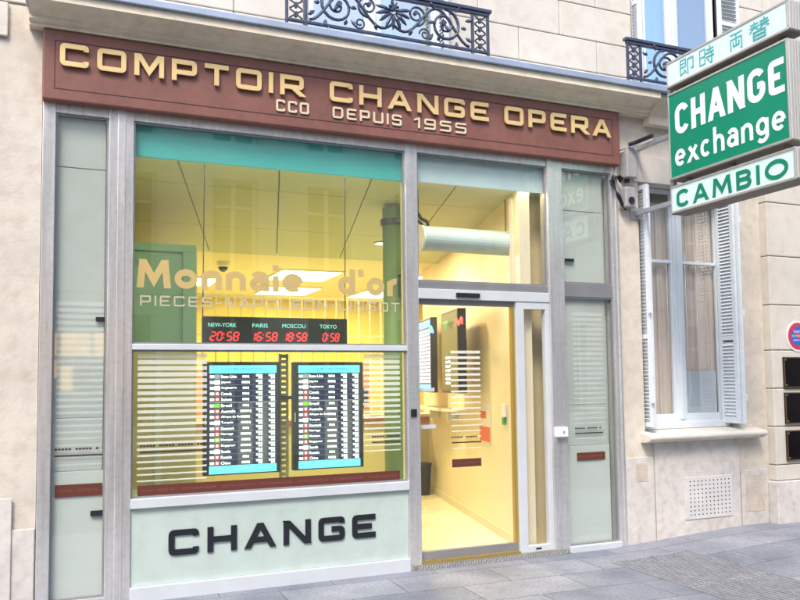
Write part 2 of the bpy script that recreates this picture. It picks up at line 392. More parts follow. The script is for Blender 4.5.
def glyph_mb(tab, ch, x0, z0, w, h, t, place, depth, r):
    mb = MB(); g = tab[ch]
    for k, (pts, cl) in enumerate(g[1]):
        pp = [(x0+t/2+p[0]*(w-t), z0+t/2+p[1]*(h-t)) for p in pts]
        stroke(mb, rounded(pp, cl, r), cl, t, place, depth, .0006*k, (x0, x0+w, z0, z0+h))
    return mb
def layout(tab, text, x0, x1, t, h, gapf=.32, spacef=.9):
    """positions of glyphs so the text fills x0..x1"""
    ws = [(tab[c][0] if c != ' ' else None) for c in text]
    n = len(text); tot = 0
    # scale k: glyph width = t + k*rel ; gap = gapf*k
    rel = sum(w for w in ws if w is not None) + gapf*(n-1) + spacef*sum(1 for w in ws if w is None)
    k = (x1-x0 - t*sum(1 for w in ws if w is not None))/rel
    out = []; x = x0
    for c, w in zip(text, ws):
        if w is None: x += spacef*k + gapf*k; continue
        out.append((c, x, t+w*k)); x += t+w*k+gapf*k
    return out
def front(y):
    return lambda u, v, w: (u, y-w, v)
def lettering(name, text, tab, x0, x1, z0, h, t, place, depth, m, parent, r=.01, gapf=.32, spacef=.9, split=False, italic=0):
    allmb = MB(); outs = []
    for c, x, w in layout(tab, text, x0, x1, t, h, gapf, spacef):
        pl = place if not italic else (lambda u, v, ww, z0=z0: place(u+(v-z0)*italic, v, ww))
        g = glyph_mb(tab, c, x, z0, w, h, t, pl, depth, r)
        if split: outs.append(g.build(name, m, parent))
        else:
            b = len(allmb.v); allmb.v += g.v; allmb.f += [tuple(b+i for i in f) for f in g.f]; allmb.m += g.m
    if not split: return allmb.build(name, m, parent)
    return outs
def font_verts(text, size, ext=0., off=0., align='LEFT'):
    cu = bpy.data.curves.new('t', 'FONT'); cu.body = text; cu.size = size; cu.extrude = ext; cu.offset = off; cu.align_x = align; cu.resolution_u = 3
    o = bpy.data.objects.new('t', cu); C.objects.link(o)
    bpy.context.view_layer.update()
    me = bpy.data.meshes.new_from_object(o.evaluated_get(bpy.context.evaluated_depsgraph_get()))
    vs = [tuple(v.co) for v in me.vertices]; fs = [tuple(p.vertices) for p in me.polygons]
    bpy.data.objects.remove(o); bpy.data.curves.remove(cu); bpy.data.meshes.remove(me)
    return vs, fs
def font_fit(mb, text, x0, x1, z0, z1, place, ext=.001, off=0., mi=0):
    """system lettering scaled to fill a rectangle"""
    vs, fs = font_verts(text, 1.0, ext, off)
    if not vs: return
    ax = min(v[0] for v in vs); bx = max(v[0] for v in vs); ay = min(v[1] for v in vs); by = max(v[1] for v in vs)
    b = len(mb.v)
    for v in vs:
        mb.v.append(tuple(place(x0+(v[0]-ax)/(bx-ax)*(x1-x0), z0+(v[1]-ay)/(by-ay)*(z1-z0), v[2]+ext)))
    for f in fs: mb.f.append(tuple(b+i for i in f)); mb.m.append(mi)

# ------------------------------------------------------------------ ground
def rise(x): 
    t = min(1, max(0, (x-4.6)/2.2)); return .085*t*t*(3-2*t)
def sheet(name, m, xs, ys, zf):
    mb = MB(); n = len(xs)
    for y in ys:
        for x in xs: mb.v.append((x, y, zf(x)))
    for j in range(len(ys)-1):
        for i in range(n-1):
            a = j*n+i; mb.f.append((a, a+1, a+1+n, a+n)); mb.m.append(0)
    return structure(mb.build(name, m))
sheet('pavement', PAVE, [-40]+[4+.2*i for i in range(18)]+[60], [-2.9, .3], lambda x: rise(x)-.0)
structure(MB().box(-40,60,-3.08,-2.9,-.3,.0).build('kerb', KERB, None, .01))
sheet('road', ASPH, [-200,200], [-11.2,-3.08], lambda x: -.13)
sheet('far_pavement', PAVE, [-200,200], [-14.1,-11.2], lambda x: 0)
sheet('ground', ASPH, [-400,400], [-400,400], lambda x: -.31)

# ------------------------------------------------------------------ stone building
bld = thing('stone_building', 'cream limestone building holding the shopfront, with cast iron balconies, cornice and shuttered windows', 'building', (0,0,0))
def wallbox(mb, x0, x1, z0, z1, y0=0, y1=.45): mb.box(x0, x1, y0, y1, z0, z1)
XL, XR = -9, 14
w = MB()
wallbox(w, XL, -.204, -.3, 4.5)                     # left of the shop
wallbox(w, 5.094, 5.36, -.3, 4.5)
wallbox(w, 5.36, 6.62, -.3, 1.02); wallbox(w, 5.36, 6.62, 3.66, 4.5)
wallbox(w, 6.62, 7.02, -.3, 4.5)
wallbox(w, -.204, 5.094, 4.335, 4.5, .004)
w.build('wall', STONE, bld)
box('lintel', STONE_UP, bld, 5.30, 6.68, -.012, -.001, 3.66, 3.95, .004)
# pilaster on the right: stacked rusticated blocks
for z0, z1 in ((.53,.70),(.70,1.11),(1.11,1.52),(1.52,1.935),(1.935,2.43),(2.43,2.965),(2.965,3.56),(3.56,4.10),(4.10,4.5)):
    for x0, x1 in ((7.02,7.95),(7.95,8.9),(8.9,9.9),(9.9,XR)):
        MB().box(x0+.002,x1-.002,-.10,.4,z0+.004,z1-.004).build('ashlar_block', STONE_UP, bld, .009)
box('joint_bed', JOINT, bld, 7.03, XR, -.084, .38, .5, 4.5)
box('pilaster_base', STONE_LOW, bld, 6.985, XR, -.135, .4, -.3, .528, .012)
box('plinth', STONE_LOW, bld, 5.098, 5.44, -.018, -.002, -.3, .86, .004)
box('plinth', STONE_LOW, bld, 6.60, 6.98, -.014, -.002, -.3, .66, .004)
box('stone_patch', STAIN, bld, 5.22, 5.36, -.0205, -.0185, .62, .80)
box('stone_patch', STAIN, bld, 6.66, 6.92, -.0165, -.0145, .22, .60)
box('apron', STONE_LOW, bld, 5.46, 6.58, -.022, -.002, -.3, 1.0, .006)
# left wall relief
box('plinth', STONE_LOW, bld, XL, -.209, -.016, -.002, -.3, .61, .006)
box('plinth', STONE_LOW, bld, XL, -.36, -.030, -.017, -.3, .84, .006)
for z0, z1 in ((3.3,4.236),):
    pass
MB().box(-2.4,-.445,-.03,-.002,4.24,4.5).build('ashlar_block', STONE_UP, bld, .008)
MB().box(-2.4,-.445,-.02,-.002,3.3,4.225).build('ashlar_block', STONE, bld, .006) if False else None
# upper wall of coursed ashlar, with openings for the two windows
rows = [4.56, 4.78, 5.11, 5.47, 5.83, 6.19, 6.55, 6.91, 7.27, 7.63, 8.0]
offs = [4.04, 4.97, 4.52, 4.97, 4.52, 4.97, 4.52, 4.97, 4.52, 4.97]
opens = [(1.86,3.26),(5.42,6.95)]
blk = MB()
for r in range(len(rows)-1):
    z0, z1 = rows[r], rows[r+1]
    xs = [offs[r]+.93*k for k in range(-16, 12)]
    for a, b in zip(xs, xs[1:]):
        segs = [(a,b)]
        for o0, o1 in opens:
            if z0 > 7.4: continue
            ns = []
            for s0, s1 in segs:
                if s1 <= o0 or s0 >= o1: ns.append((s0,s1)); continue
                if s0 < o0: ns.append((s0,o0))
                if s1 > o1: ns.append((o1,s1))
            segs = ns
        for s0, s1 in segs:
            if s1-s0 > .02: blk.box(s0+.003, s1-.003, .09, .3, z0+.003, z1-.004)
blk.build('ashlar_courses', STONE_UP, bld, .008)
jb = MB()
for a, b in ((XL,1.87),(3.25,5.43),(6.94,XR)): jb.box(a,b,.104,.45,4.5,7.6)
jb.box(XL,XR,.105,.45,7.6,8); jb.build('joint_bed', JOINT, bld)
box('upper_storeys', STONE_UP, bld, XL, XR, .12, 9, 8.0, 17)
# cornice with zinc covered ledge
prof = [(-.285,4.512),(-.285,4.450),(-.262,4.440),(-.235,4.428),(-.19,4.42),(-.155,4.408),(-.138,4.392),(-.135,4.362),(-.098,4.352),(-.095,4.328),(0,4.328),(0,4.512)]
mb = MB()
mb.prism([(-.30,y,z) for y, z in prof], (5.75,0,0)); mb.build('cornice', CORN, bld)
prof2 = [(-.25,4.505),(-.25,4.46),(-.2,4.42),(-.14,4.38),(-.10,4.33),(-.10,4.25),(.0,4.25),(.0,4.505)]
MB().prism([(5.45+.002,y,z) for y, z in prof2], (8,0,0)).build('cornice', CORN, bld)
MB().prism([(-.33,y,z) for y, z in [(-.315,4.570),(-.315,4.514),(.1,4.514),(.1,4.60)]], (14,0,0)).build('zinc_ledge', ZINC, bld, .006)
for x in (.2, 1.95, 3.78, 5.1): box('zinc_seam', ZINC, bld, x, x+.012, -.319, .09, 4.516, 4.586, .003)

# cast iron balcony railings
def spiral(cx, cz, r0, r1, a0, turns, n=26, y=-.27):
    return [(cx+(r0+(r1-r0)*i/n)*math.cos(a0+turns*2*PI*i/n), y, cz+(r0+(r1-r0)*i/n)*math.sin(a0+turns*2*PI*i/n)) for i in range(n+1)]
def railing(x0, x1):
    zb, zt, y = 4.602, 5.0, -.27
    r = MB()
    r.box(x0-.02, x1+.02, y-.03, y+.03, zt-.016, zt+.014)
    r.box(x0, x1, y-.018, y+.018, zt-.045, zt-.017)
    r.box(x0, x1, y-.014, y+.014, zb+.004, zb+.028)
    rail = r.build('balcony_railing', IRON, bld, .004)
    rail['label'] = 'blue black cast iron railing with scrollwork'
    for x in (x0+.012, x0+.17, x1-.17, x1-.012):
        MB().box(x-.012, x+.012, y-.012, y+.012, zb-.02, zt-.044).build('post', IRON, rail, .003)
    for xa in (x0+.024, x1-.158):
        t = MB(); xm = xa+.067; n = 4
        for k in range(n):
            za = zb+.035+k*.079; 
            t.tube([(xa+.012,y,za),(xm,y,za+.036),(xa+.122,y,za)], .008, 6)
            t.tube([(xa+.012,y,za+.072),(xm,y,za+.040),(xa+.122,y,za+.072)], .008, 6)
            t.tube([(xm,y-.012,za+.020),(xm,y+.012,za+.02)], .014, 8)
            t.tube([(xm,y-.01,za+.038),(xm,y+.01,za+.038)], .019, 8)
        t.build('lattice', IRON, rail)
    cx = (x0+x1)/2; W = (x1-x0)/2-.19
    t = MB()
    for s in (-1, 1):
        # outer scroll
        c = cx+s*W*.66; cz = zb+.20
        sp = spiral(c, cz, .155, .022, PI/2 if s > 0 else PI/2, -s*1.9, 34, y); n = len(sp)
        t.tube(sp, [.015-.006*i/n for i in range(n)], 7)
        t.tube([(sp[-1][0],y-.022,sp[-1][2]),(sp[-1][0],y+.022,sp[-1][2])], .024, 9)
        # long S running under and over towards the middle
        S = []
        for i in range(22):
            u = i/21; S.append((cx+s*(W*.98-u*W*.98), y, zb+.20-.155*math.cos(u*2.3*PI)*(1-.25*u)))
        t.tube(S, [.013]*22, 7)
        c2 = cx+s*W*.30; sp = spiral(c2, zb+.25, .095, .018, -PI/2, s*1.6, 26, y+.006); n = len(sp)
        t.tube(sp, [.012-.004*i/n for i in range(n)], 7)
        t.tube([(sp[-1][0],y-.018,sp[-1][2]),(sp[-1][0],y+.018,sp[-1][2])], .019, 9)
        c3 = cx+s*W*.40; sp = spiral(c3, zb+.085, .055, .014, PI, -s*1.4, 18, y-.004)
        t.tube(sp, .009, 6)
        # leaves growing from the scrolls
        for (lx, lz, a, l) in ((W*.80,.335,1.0,.08),(W*.93,.27,.3,.07),(W*.93,.12,-.6,.07),(W*.80,.06,-1.4,.06),(W*.52,.33,2.2,.08),(W*.50,.10,-2.2,.08),(W*.66,.20,-.9,.06),(W*.44,.2,.2,.07),(W*.20,.05,1.2,.06),(W*.58,.045,1.9,.05),(W*.87,.2,.0,.05)):
            p = Vector((cx+s*lx, y-.008, zb+lz)); d = Vector((s*math.cos(a), -.1, math.sin(a)))
            t.tube([p, p+d*l*.35, p+d*l*.7+Vector((0,-.008,-.01)), p+d*l], [.007,.018,.014,.003], 6)
    t.build('scrollwork', IRON, rail)
    t = MB()   # palmette in the middle
    for k in range(9):
        a = math.radians(-90+ (k-4)*25); d = Vector((math.cos(a), 0, math.sin(a)))
        p = Vector((cx, y-.01, zb+.24))
        t.tube([p+d*.03, p+d*.08+Vector((0,-.012,0)), p+d*.13+Vector((0,-.006,0)), p+d*.165], [.010,.017,.016,.005], 6)
    for k in range(6):
        a = k*PI/3; d = Vector((math.cos(a),0,math.sin(a)))
        t.tube([Vector((cx,y-.03,zb+.27))+d*.01, Vector((cx,y-.036,zb+.27))+d*.045], [.016,.012], 7)
    t.tube([(cx,y-.045,zb+.27),(cx,y+.01,zb+.27)], [.018,.03], 10)
    t.tube([(cx,y,zb+.28),(cx,y,zt-.05)], .012, 6)
    t.build('palmette', IRON, rail)
railing(1.60, 3.50)
railing(5.05, 7.12)

# upper windows
def louvre(mb, x, y0, y1, z0, z1, side, t=.03, pitch=.037, fr=.045):
    """shutter leaf standing in the plane x, between y0 and y1"""
    mb.box(x-t/2, x+t/2, y0, y0+fr, z0, z1); mb.box(x-t/2, x+t/2, y1-fr, y1, z0, z1)
    rails = [z0, z0+(z1-z0)*.36, z1-fr]
    for zr in rails: mb.box(x-t/2+.001, x+t/2-.001, y0+fr, y1-fr, zr, zr+fr)
    z = z0+fr+.02
    while z < z1-fr-.02:
        if not any(abs(z-(zr+fr/2)) < fr*.75 for zr in rails):
            M = Matrix.Translation((x, (y0+y1)/2, z)) @ Matrix.Rotation(math.radians(56*side), 4, 'Y')
            mb.obox(M, .046, (y1-y0)-2*fr, .007)
        z += pitch
def louvre_front(mb, x0, x1, y, z0, z1, t=.03, pitch=.045, fr=.045):
    mb.box(x0, x0+fr, y-t/2, y+t/2, z0, z1); mb.box(x1-fr, x1, y-t/2, y+t/2, z0, z1)
    for zr in (z0, z0+(z1-z0)*.36, z1-fr): mb.box(x0+fr, x1-fr, y-t/2+.001, y+t/2-.001, zr, zr+fr)
    z = z0+fr+.02
    while z < z1-fr-.02:
        mb.obox(Matrix.Translation(((x0+x1)/2, y, z)) @ Matrix.Rotation(math.radians(-38), 4, 'X'), (x1-x0)-2*fr, .034, .007); z += pitch
def window(x0, x1, z0, z1, yf, transom, glassm, label, fw=.05, mul=.11, low=None):
    f = MB(); xm = (x0+x1)/2
    f.box(x0,x0+fw,yf,yf+.07,z0,z1); f.box(x1-fw,x1,yf,yf+.07,z0,z1)
    f.box(x0+fw,x1-fw,yf+.001,yf+.069,z0,z0+fw*1.2); f.box(x0+fw,x1-fw,yf+.001,yf+.069,z1-fw,z1)
    f.box(xm-mul/2,xm+mul/2,yf-.004,yf+.06,z0+fw*1.2,z1-fw)
    f.box(xm-.016,xm+.016,yf-.022,yf-.004,z0+fw*1.3,z1-fw)
    for a, b in ((x0+fw,xm-mul/2),(xm+mul/2,x1-fw)):
        # sash rails
        f.box(a,a+.028,yf+.006,yf+.05,z0+fw*1.2,z1-fw); f.box(b-.028,b,yf+.006,yf+.05,z0+fw*1.2,z1-fw)
        f.box(a+.028,b-.028,yf+.007,yf+.049,z0+fw*1.2,z0+fw*1.2+.06)
        if transom: f.box(a+.028,b-.028,yf+.004,yf+.05,transom-.016,transom+.016)
    o = f.build('window', WFR, bld, .004); o['label'] = label
    g = MB()
    for a, b in ((x0+fw,xm-mul/2),(xm+mul/2,x1-fw)):
        g.box(a+.027,b-.027,yf+.026,yf+.030,z0+fw*1.2+.06,z1-fw)
    g.build('glass', glassm, o)
    return o
w1 = window(1.88, 3.24, 4.60, 7.3, .22, None, UPGLASS, 'tall upper window over the maroon fascia sign')
box('reflection_tone', YELW, w1, 1.95, 2.62, .36, .38, 4.62, 7.25); box('curtain', PALEBLUE, w1, 2.62, 2.78, .32, .34, 4.62, 7.25); box('reflection_tone', YELW, w1, 2.78, 3.18, .37, .39, 4.62, 7.25)  # ochre and blue boards put the pane's reflections in as colour
w2 = window(5.44, 6.62, 4.60, 7.3, .16, None, UPGLASS, 'tall upper window behind the green projecting sign')
box('curtain', PALEBLUE, w2, 5.50, 6.22, .30, .31, 4.62, 7.25); box('dark_opening', ROOMD, w2, 6.24, 6.56, .26, .28, 4.62, 7.25)
m = MB(); louvre(m, 5.455, -.02, .15, 4.66, 7.2, 1); louvre(m, 5.50, -.01, .15, 4.66, 7.2, 1); m.build('shutter', SHUT, w2)
m = MB(); louvre_front(m, 6.63, 6.94, .10, 4.66, 7.2); m.build('shutter', SHUT, w2)
m = MB(); louvre(m, 3.215, .0, .2, 4.66, 7.2, -1); m.build('shutter', SHUT, w1)
m = MB(); louvre(m, 1.905, .0, .2, 4.66, 7.2, 1); m.build('shutter', SHUT, w1)
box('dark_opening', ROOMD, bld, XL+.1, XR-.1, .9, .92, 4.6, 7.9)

# ground floor shuttered window
w3 = window(5.36, 6.60, 1.15, 3.655, .15, 2.88, WGLASS, 'ground floor window with blue white shutters folded in the reveal')
box('sub_sill', WFR, w3, 5.37, 6.59, .10, .149, 1.121, 1.185, .004)
mc = MB()
for i in range(40):
    a = 5.42+i*.029; mc.box(a, a+.0285, .235+.014*math.sin(i*1.35), .25+.014*math.sin(i*1.35), 1.2, 3.6)
mc.build('curtain', CURT, w3)
box('frosted_film', FROST, w3, 6.06, 6.50, .186, .189, 1.26, 1.72)
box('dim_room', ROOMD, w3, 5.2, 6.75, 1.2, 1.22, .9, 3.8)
for i, x in enumerate((5.395, 5.435)):
    m = MB(); louvre(m, x, -.10+.03*i, .14, 1.16, 3.62, 1); m.build('shutter', SHUT, w3)
for i, x in enumerate((6.575, 6.535)):
    m = MB(); louvre(m, x, -.13+.03*i, .145, 1.16, 3.62, -1); m.build('shutter', SHUT, w3)
for x in (5.37, 6.60):
    m = MB()
    for z in (1.4, 2.3, 3.3): m.box(x-.008, x+.008, -.14, -.10, z, z+.07)
    m.build('hinge', SHUT, w3)
sl = [( -.13,1.085),(-.15,1.07),(-.155,1.05),(-.145,1.03),(-.11,1.012),(-.07,1.003),(-.02,1.0),(.10,1.0),(.10,1.12),(.0,1.105)]
MB().prism([(5.30,y,z) for y, z in sl], (1.56,0,0)).build('sill', STONE_UP, w3, .008)
# reveal sides
box('reveal', STONE, bld, 5.32, 5.359, .002, .4, 1.0, 3.66); box('reveal', STONE, bld, 6.621, 6.66, .002, .4, 1.0, 3.66)

# wall vent grille
vg = MB().box(5.82,6.46,-.030,-.0225,.20,.63).build('vent_grille', VENTM, bld, .004)
vh = MB()
for i in range(11):
    for j in range(9):
        x = 5.89+i*.052; z = .245+j*.0425
        vh.tube([(x,-.0315,z),(x,-.029,z)], .0075, 8)
vh.build('vent_holes', HOLE, vg)

# bronze plaques, enamel sign
def small_text_block(parent, x0, x1, z0, z1, y, lines, m, name='lettering'):
    mb = MB(); n = len(lines)
    for i, (t, a, b) in enumerate(lines):
        h = (z1-z0)/n; zz = z1-(i+1)*h
        font_fit(mb, t, x0+(x1-x0)*a, x0+(x1-x0)*b, zz+h*.22, zz+h*.78, front(y), .0006)
    return mb.build(name, m, parent)
for k, (z0, z1, lab) in enumerate(((1.525,1.86,'uppermost of the three dark bronze plaques on the right pilaster'),
                                ((1.135),1.475,'middle of the three dark bronze plaques on the right pilaster'),
                                (.74,1.065,'lowest of the three dark bronze plaques on the right pilaster'))):
    p = thing('plaque', lab, 'plaque', (7.45,-.1,z0), 'dark bronze plaques on the pilaster')
    x0, x1 = 7.165, 7.72
    MB().box(x0,x1,-.118,-.1005,z0,z1).build('plate', PLAQUE, p, .003)
    fr = MB()
    for a in ((x0,x1,z0,z0+.012),(x0,x1,z1-.012,z1)): fr.box(a[0],a[1],-.123,-.1185,a[2],a[3])
    for a in ((x0,x0+.012),(x1-.012,x1)): fr.box(a[0],a[1],-.123,-.1185,z0+.012,z1-.012)
    fr.build('rim', PLFR, p)
    sc = MB()
    for xx in (x0+.03,x1-.03):
        for zz in (z0+.03,z1-.03): sc.tube([(xx,-.124,zz),(xx,-.118,zz)], .008, 10)
    sc.build('screw', BRASS, p)
def ring(mb, cx, cz, r0, r1, y0, y1, n=48):
    for i in range(n):
        a, b = 2*PI*i/n, 2*PI*(i+1)/n
        pts = [(cx+r0*math.cos(a),y0,cz+r0*math.sin(a)),(cx+r1*math.cos(a),y0,cz+r1*math.sin(a)),(cx+r1*math.cos(b),y0,cz+r1*math.sin(b)),(cx+r0*math.cos(b),y0,cz+r0*math.sin(b))]
        mb.prism(pts, (0,y1-y0,0)) if r0 > 0 else mb.prism(pts[:3] if r0 == 0 else pts, (0,y1-y0,0))
ns = thing('no_parking_sign', 'round white, red and blue no parking sign on the right pilaster above the plaques', 'sign', (7.41,-.1,2.1))
cx, cz = 7.41, 2.09
m = MB(); m.tube([(cx,-.106,cz),(cx,-.1005,cz)], .172, 40); m.build('plate', NPW, ns)
m = MB(); ring(m, cx, cz, .112, .148, -.1085, -.1062); m.build('red_ring', NPR, ns)
m = MB(); m.tube([(cx,-.1085,cz),(cx,-.1062,cz)], .111, 40); m.build('blue_disc', NPB, ns)
m = MB(); m.obox(Matrix.Translation((cx,-.1095,cz)) @ Matrix.Rotation(math.radians(45),4,'Y'), .215,.002,.03); m.build('red_bar', NPR, ns)
m = MB()
font_fit(m, 'SORTIE', cx-.07, cx+.07, cz+.035, cz+.062, front(-.1112), .0005)
font_fit(m, 'DE VOITURES', cx-.095, cx+.095, cz-.012, cz+.014, front(-.1112), .0005)
font_fit(m, 'JOUR ET NUIT', cx-.08, cx+.08, cz-.062, cz-.036, front(-.1112), .0005)
m.build('lettering', NPW, ns)

# ------------------------------------------------------------------ shopfront
sf = thing('shopfront', 'aluminium framed glass shopfront with sliding door and pale mint lower panel', 'shopfront', (2.4,0,0))
def post(x0, x1, z0=.0, z1=3.79, y0=0., y1=.12, m=ALU, n='post'): return MB().box(x0,x1,y0,y1,z0,z1).build(n, m, sf, .004)
post(-.20,-.11, y0=-.012); post(.27,.453,y0=-.006); post(2.765,2.882,y0=-.006); post(4.258,4.435,y0=-.006); post(5.02,5.09, y0=-.012)
post(.335,.392,y0=-.014,y1=-.0065); post(4.262,4.31,y0=-.016,y1=-.0065); post(5.062,5.088,y0=-.026,y1=-.0125)
def rail(x0,x1,z0,z1,y0=.002,y1=.10,m=ALU,n='rail'): return MB().box(x0,x1,y0,y1,z0,z1).build(n, m, sf, .003)
rail(-.11,.27,3.715,3.79); rail(.453,2.765,3.715,3.79); rail(2.882,4.258,3.715,3.79); rail(4.435,5.02,3.715,3.79)
rail(.453,2.765,1.915,1.96,-.004,.04,ALU_L); rail(.453,2.765,.70,.772,-.02,.14,ALU_L); rail(.453,2.765,-.02,.108,-.025,.10,ALU_L)
rail(-.11,.27,-.02,.06); rail(4.435,5.02,-.02,.055,-.03,.10,ALU_L); rail(4.435,5.02,2.45,2.585,.012,.09,ALU_D)
rail(2.882,4.258,2.385,2.475,-.01,.10,ALU_L); rail(2.882,4.258,2.476,2.545,.01,.10,ALU_D)
# thin inner glazing beads
for x0, x1, z0, z1 in ((-.11,.27,.06,3.715),(.453,2.765,1.96,3.715),(.453,2.765,.772,1.915),(2.882,4.258,2.545,3.715),(4.435,5.02,.055,2.45),(4.435,5.02,2.585,3.715)):
    b = MB(); b.box(x0,x0+.014,.018,.045,z0,z1); b.box(x1-.014,x1,.018,.045,z0,z1); b.box(x0+.014,x1-.014,.019,.044,z1-.014,z1); b.box(x0+.014,x1-.014,.019,.044,z0,z0+.014)
    b.build('glazing_bead', ALU_D, sf)
def pane(x0,x1,z0,z1,m,y=.045,t=.006): return MB().box(x0,x1,y,y+t,z0,z1).build('glass_pane', m, sf)
pane(-.11,.27,.06,3.715,GLASS_S); pane(.453,2.765,1.945,3.715,GLASS); pane(.453,2.765,.772,1.93,GLASS)
pane(2.882,4.258,2.545,3.715,GLASS_C); pane(4.435,5.02,.055,2.45,GLASS_S); pane(4.435,5.02,2.585,3.715,GLASS_S)
# boxed in displays behind the side panes
for x0, x1, in ((-.11,.27),(4.435,5.02)):
    bk = MB(); g_ = .018 if x0 < 1 else .07
    bk.box(x0+.002,x1-g_,.062,.09,1.40,3.31); bk.box(x0+.002,x1-g_,.062,.09,3.318,3.72); bk.build('backing_board', PALE, sf, .002)
    MB().box(x0+.002,x1-g_+.01,.055,.09,.05,1.0).build('backing_board', PALE2, sf, .004); MB().box(x0+.002,x1-g_-.002,.062,.09,1.004,1.396).build('backing_board', PALE, sf, .002)
    MB().box(x1-.075,x1-.002,.13,.15,.05,3.72).box(x0,x1,.151,.17,.05,3.72).build('backing_return', PALE, sf)
# lower panel with CHANGE
pn = MB().box(.455,2.763,.012,.06,.109,.699).build('lower_panel', MINT, sf, .002)
lettering('letter', 'CHANGE', SQ, .735, 2.452, .318, .196, .046, front(.0115), .012, BLACK, pn, r=.022, gapf=.36, split=True)
# door leaf, sidelight, threshold
dr = MB()
dr.box(2.884,3.885,.03,.075,.065,.14); dr.box(2.884,3.885,.031,.074,2.335,2.384); dr.box(2.884,2.90,.032,.073,.14,2.335)
door = dr.build('sliding_door', ALU_D, sf, .003)
MB().box(3.855,3.885,.029,.076,.14,2.335).build('stile', YTRIM, door)
MB().box(2.90,3.855,.049,.055,.14,2.335).build('glass', GLASS_C, door)
sd = MB(); sd.box(3.888,3.972,-.002,.07,.045,2.383); sd.box(4.212,4.256,-.002,.07,.045,2.383); sd.box(3.972,4.212,-.001,.069,.045,.10); sd.box(3.972,4.212,-.001,.069,2.315,2.383)
side = sd.build('sidelight', ALU_L, sf, .003)
MB().box(3.972,4.212,.03,.036,.10,2.315).build('glass', GLASS_C, side)
box('lock', DKPL, side, 4.05,4.11,-.006,-.002,.065,.08)
th = MB().box(2.80,4.40,-.035,.12,-.02,.045).build('threshold', THR, sf, .004)
tp = MB()
for i in range(60):
    for j in range(2):
        M = Matrix.Translation((2.84+i*.026,-.037,.010+j*.018)) @ Matrix.Rotation(math.radians(45 if (i+j)%2 else -45),4,'Y'); tp.obox(M,.016,.003,.004)
tp.build('tread_pattern', ALU_L, th)
box('trim_strip', YTRIM, th, 2.884,3.885,-.01,.03,.0455,.062)
box('door_sensor', DKPL, sf, 3.25,3.49,-.035,-.0105,2.405,2.445,.004)
box('key_switch', DKPL, sf, 2.79,2.845,-.020,-.0065,1.33,1.40,.003)
eb = MB().box(4.285,4.405,-.055,-.0065,1.10,1.19).build('button_box', WHPL, sf, .004)
box('button', DKPL, eb, 4.35,4.36,-.058,-.0552,1.135,1.155)
# vinyl film on the panes
def stripes(parent, x0, x1, ztop, n, pitch, t0, t1, m, y=.0435, name='stripe_film'):
    mb = MB()
    for i in range(n):
        t = t0+(t1-t0)*i/(n-1); z = ztop-i*pitch
        mb.box(x0, x1, y-.0006, y, z-t, z)
    return mb.build(name, m, parent)
stripes(sf, .50, 1.03, 1.885, 21, .049, .034, .012, STRIPE); stripes(sf, 2.37, 2.71, 1.885, 18, .049, .034, .010, STRIPE)
stripes(sf, -.085, .25, 2.28, 26, .049, .032, .008, STRIPE2); stripes(sf, 4.55, 4.90, 2.30, 26, .049, .032, .008, STRIPE2)
stripes(door, 3.215, 3.52, 1.92, 18, .052, .026, .006, STRIPE, .0485)
stripes(door, 3.215, 3.52, 1.92, 9, .052, .024, .016, STRIPE, .0475)
def band_lines(parent, x0, x1, z, y, sh=.0, txt=True):
    mb = MB(); n = int((x1-x0)/.024)
    for i in range(n):
        if i % 6 != 5: mb.box(x0+i*.024, x0+i*.024+.019, y-.0012, y-.0004, z+.026, z+.040)
    mb.box(x0,x1,y-.0012,y-.0004,z-.022,z-.010)
    mb.build('film_line', DARKF, parent)
band_lines(sf, .52, 1.03, 1.135, .0435); band_lines(sf, 2.44, 2.71, 1.135, .0435); band_lines(sf, -.085, .25, 1.135, .0435); band_lines(sf, 4.55, 4.88, 1.135, .0435)
band_lines(door, 3.215, 3.52, 1.10, .0485)
def brown_band(parent, x0, x1, z0, z1, y):
    b = MB().box(x0,x1,y-.0014,y-.0002,z0,z1).build('brown_film', BROWNF, parent)
    mb = MB(); n = max(1, int((x1-x0)/.3)); wd = (x1-x0)/n
    words = ['ACHAT - VENTE OR', 'CHANGE', 'PIECES - LINGOTS', 'CHANGE']
    for i in range(n):
        font_fit(mb, words[i%4], x0+i*wd+.02, x0+(i+1)*wd-.03, (z0+z1)/2-.009, (z0+z1)/2+.009, front(y-.0016), .0003)
    mb.build('lettering', BANDTXT, b)
brown_band(sf, .505, 2.70, .785, .865, .0435); brown_band(sf, -.078, .25, .815, .905, .0435); brown_band(sf, 4.566, 4.896, .857, .932, .0435)
brown_band(door, 3.215, 3.515, .862, .935, .0485)
m = MB(); m.box(2.91,3.05,.0472,.0482,1.55,1.585); m.box(2.91,3.06,.0472,.0482,1.22,1.255); m.build('safety_mark', film('grey mark',(.6,.65,.7),.7), door)
# window lettering
def word(mb, text, x0, x1, z0, z1, y, off): font_fit(mb, text, x0, x1, z0, z1, front(y), .0008, off)
lettering('gold_letter', 'Monnaie', RD, .487, 1.83, 2.405, .225, .053, front(.0435), .0012, PEACH, sf, r=.01, gapf=.13, split=True)
lettering('gold_letter', "d'or", RD, 2.14, 2.72, 2.40, .225, .053, front(.0435), .0012, PEACH, sf, r=.01, gapf=.13, split=True)
lettering('thin_lettering', 'PIECES-NAPOLEON-LINGOT', SQ, .512, 2.715, 2.262, .082, .013, front(.0435), .001, SILV, sf, r=.008, gapf=.38)
box('pane_fixing', DKPL, sf, 4.48,4.58,.03,.0445,2.80,2.83); box('pane_fixing', DKPL, sf, .19,.262,.03,.0445,2.13,2.165); box('pane_fixing', DKPL, sf, .17,.262,.03,.0445,.66,.70)

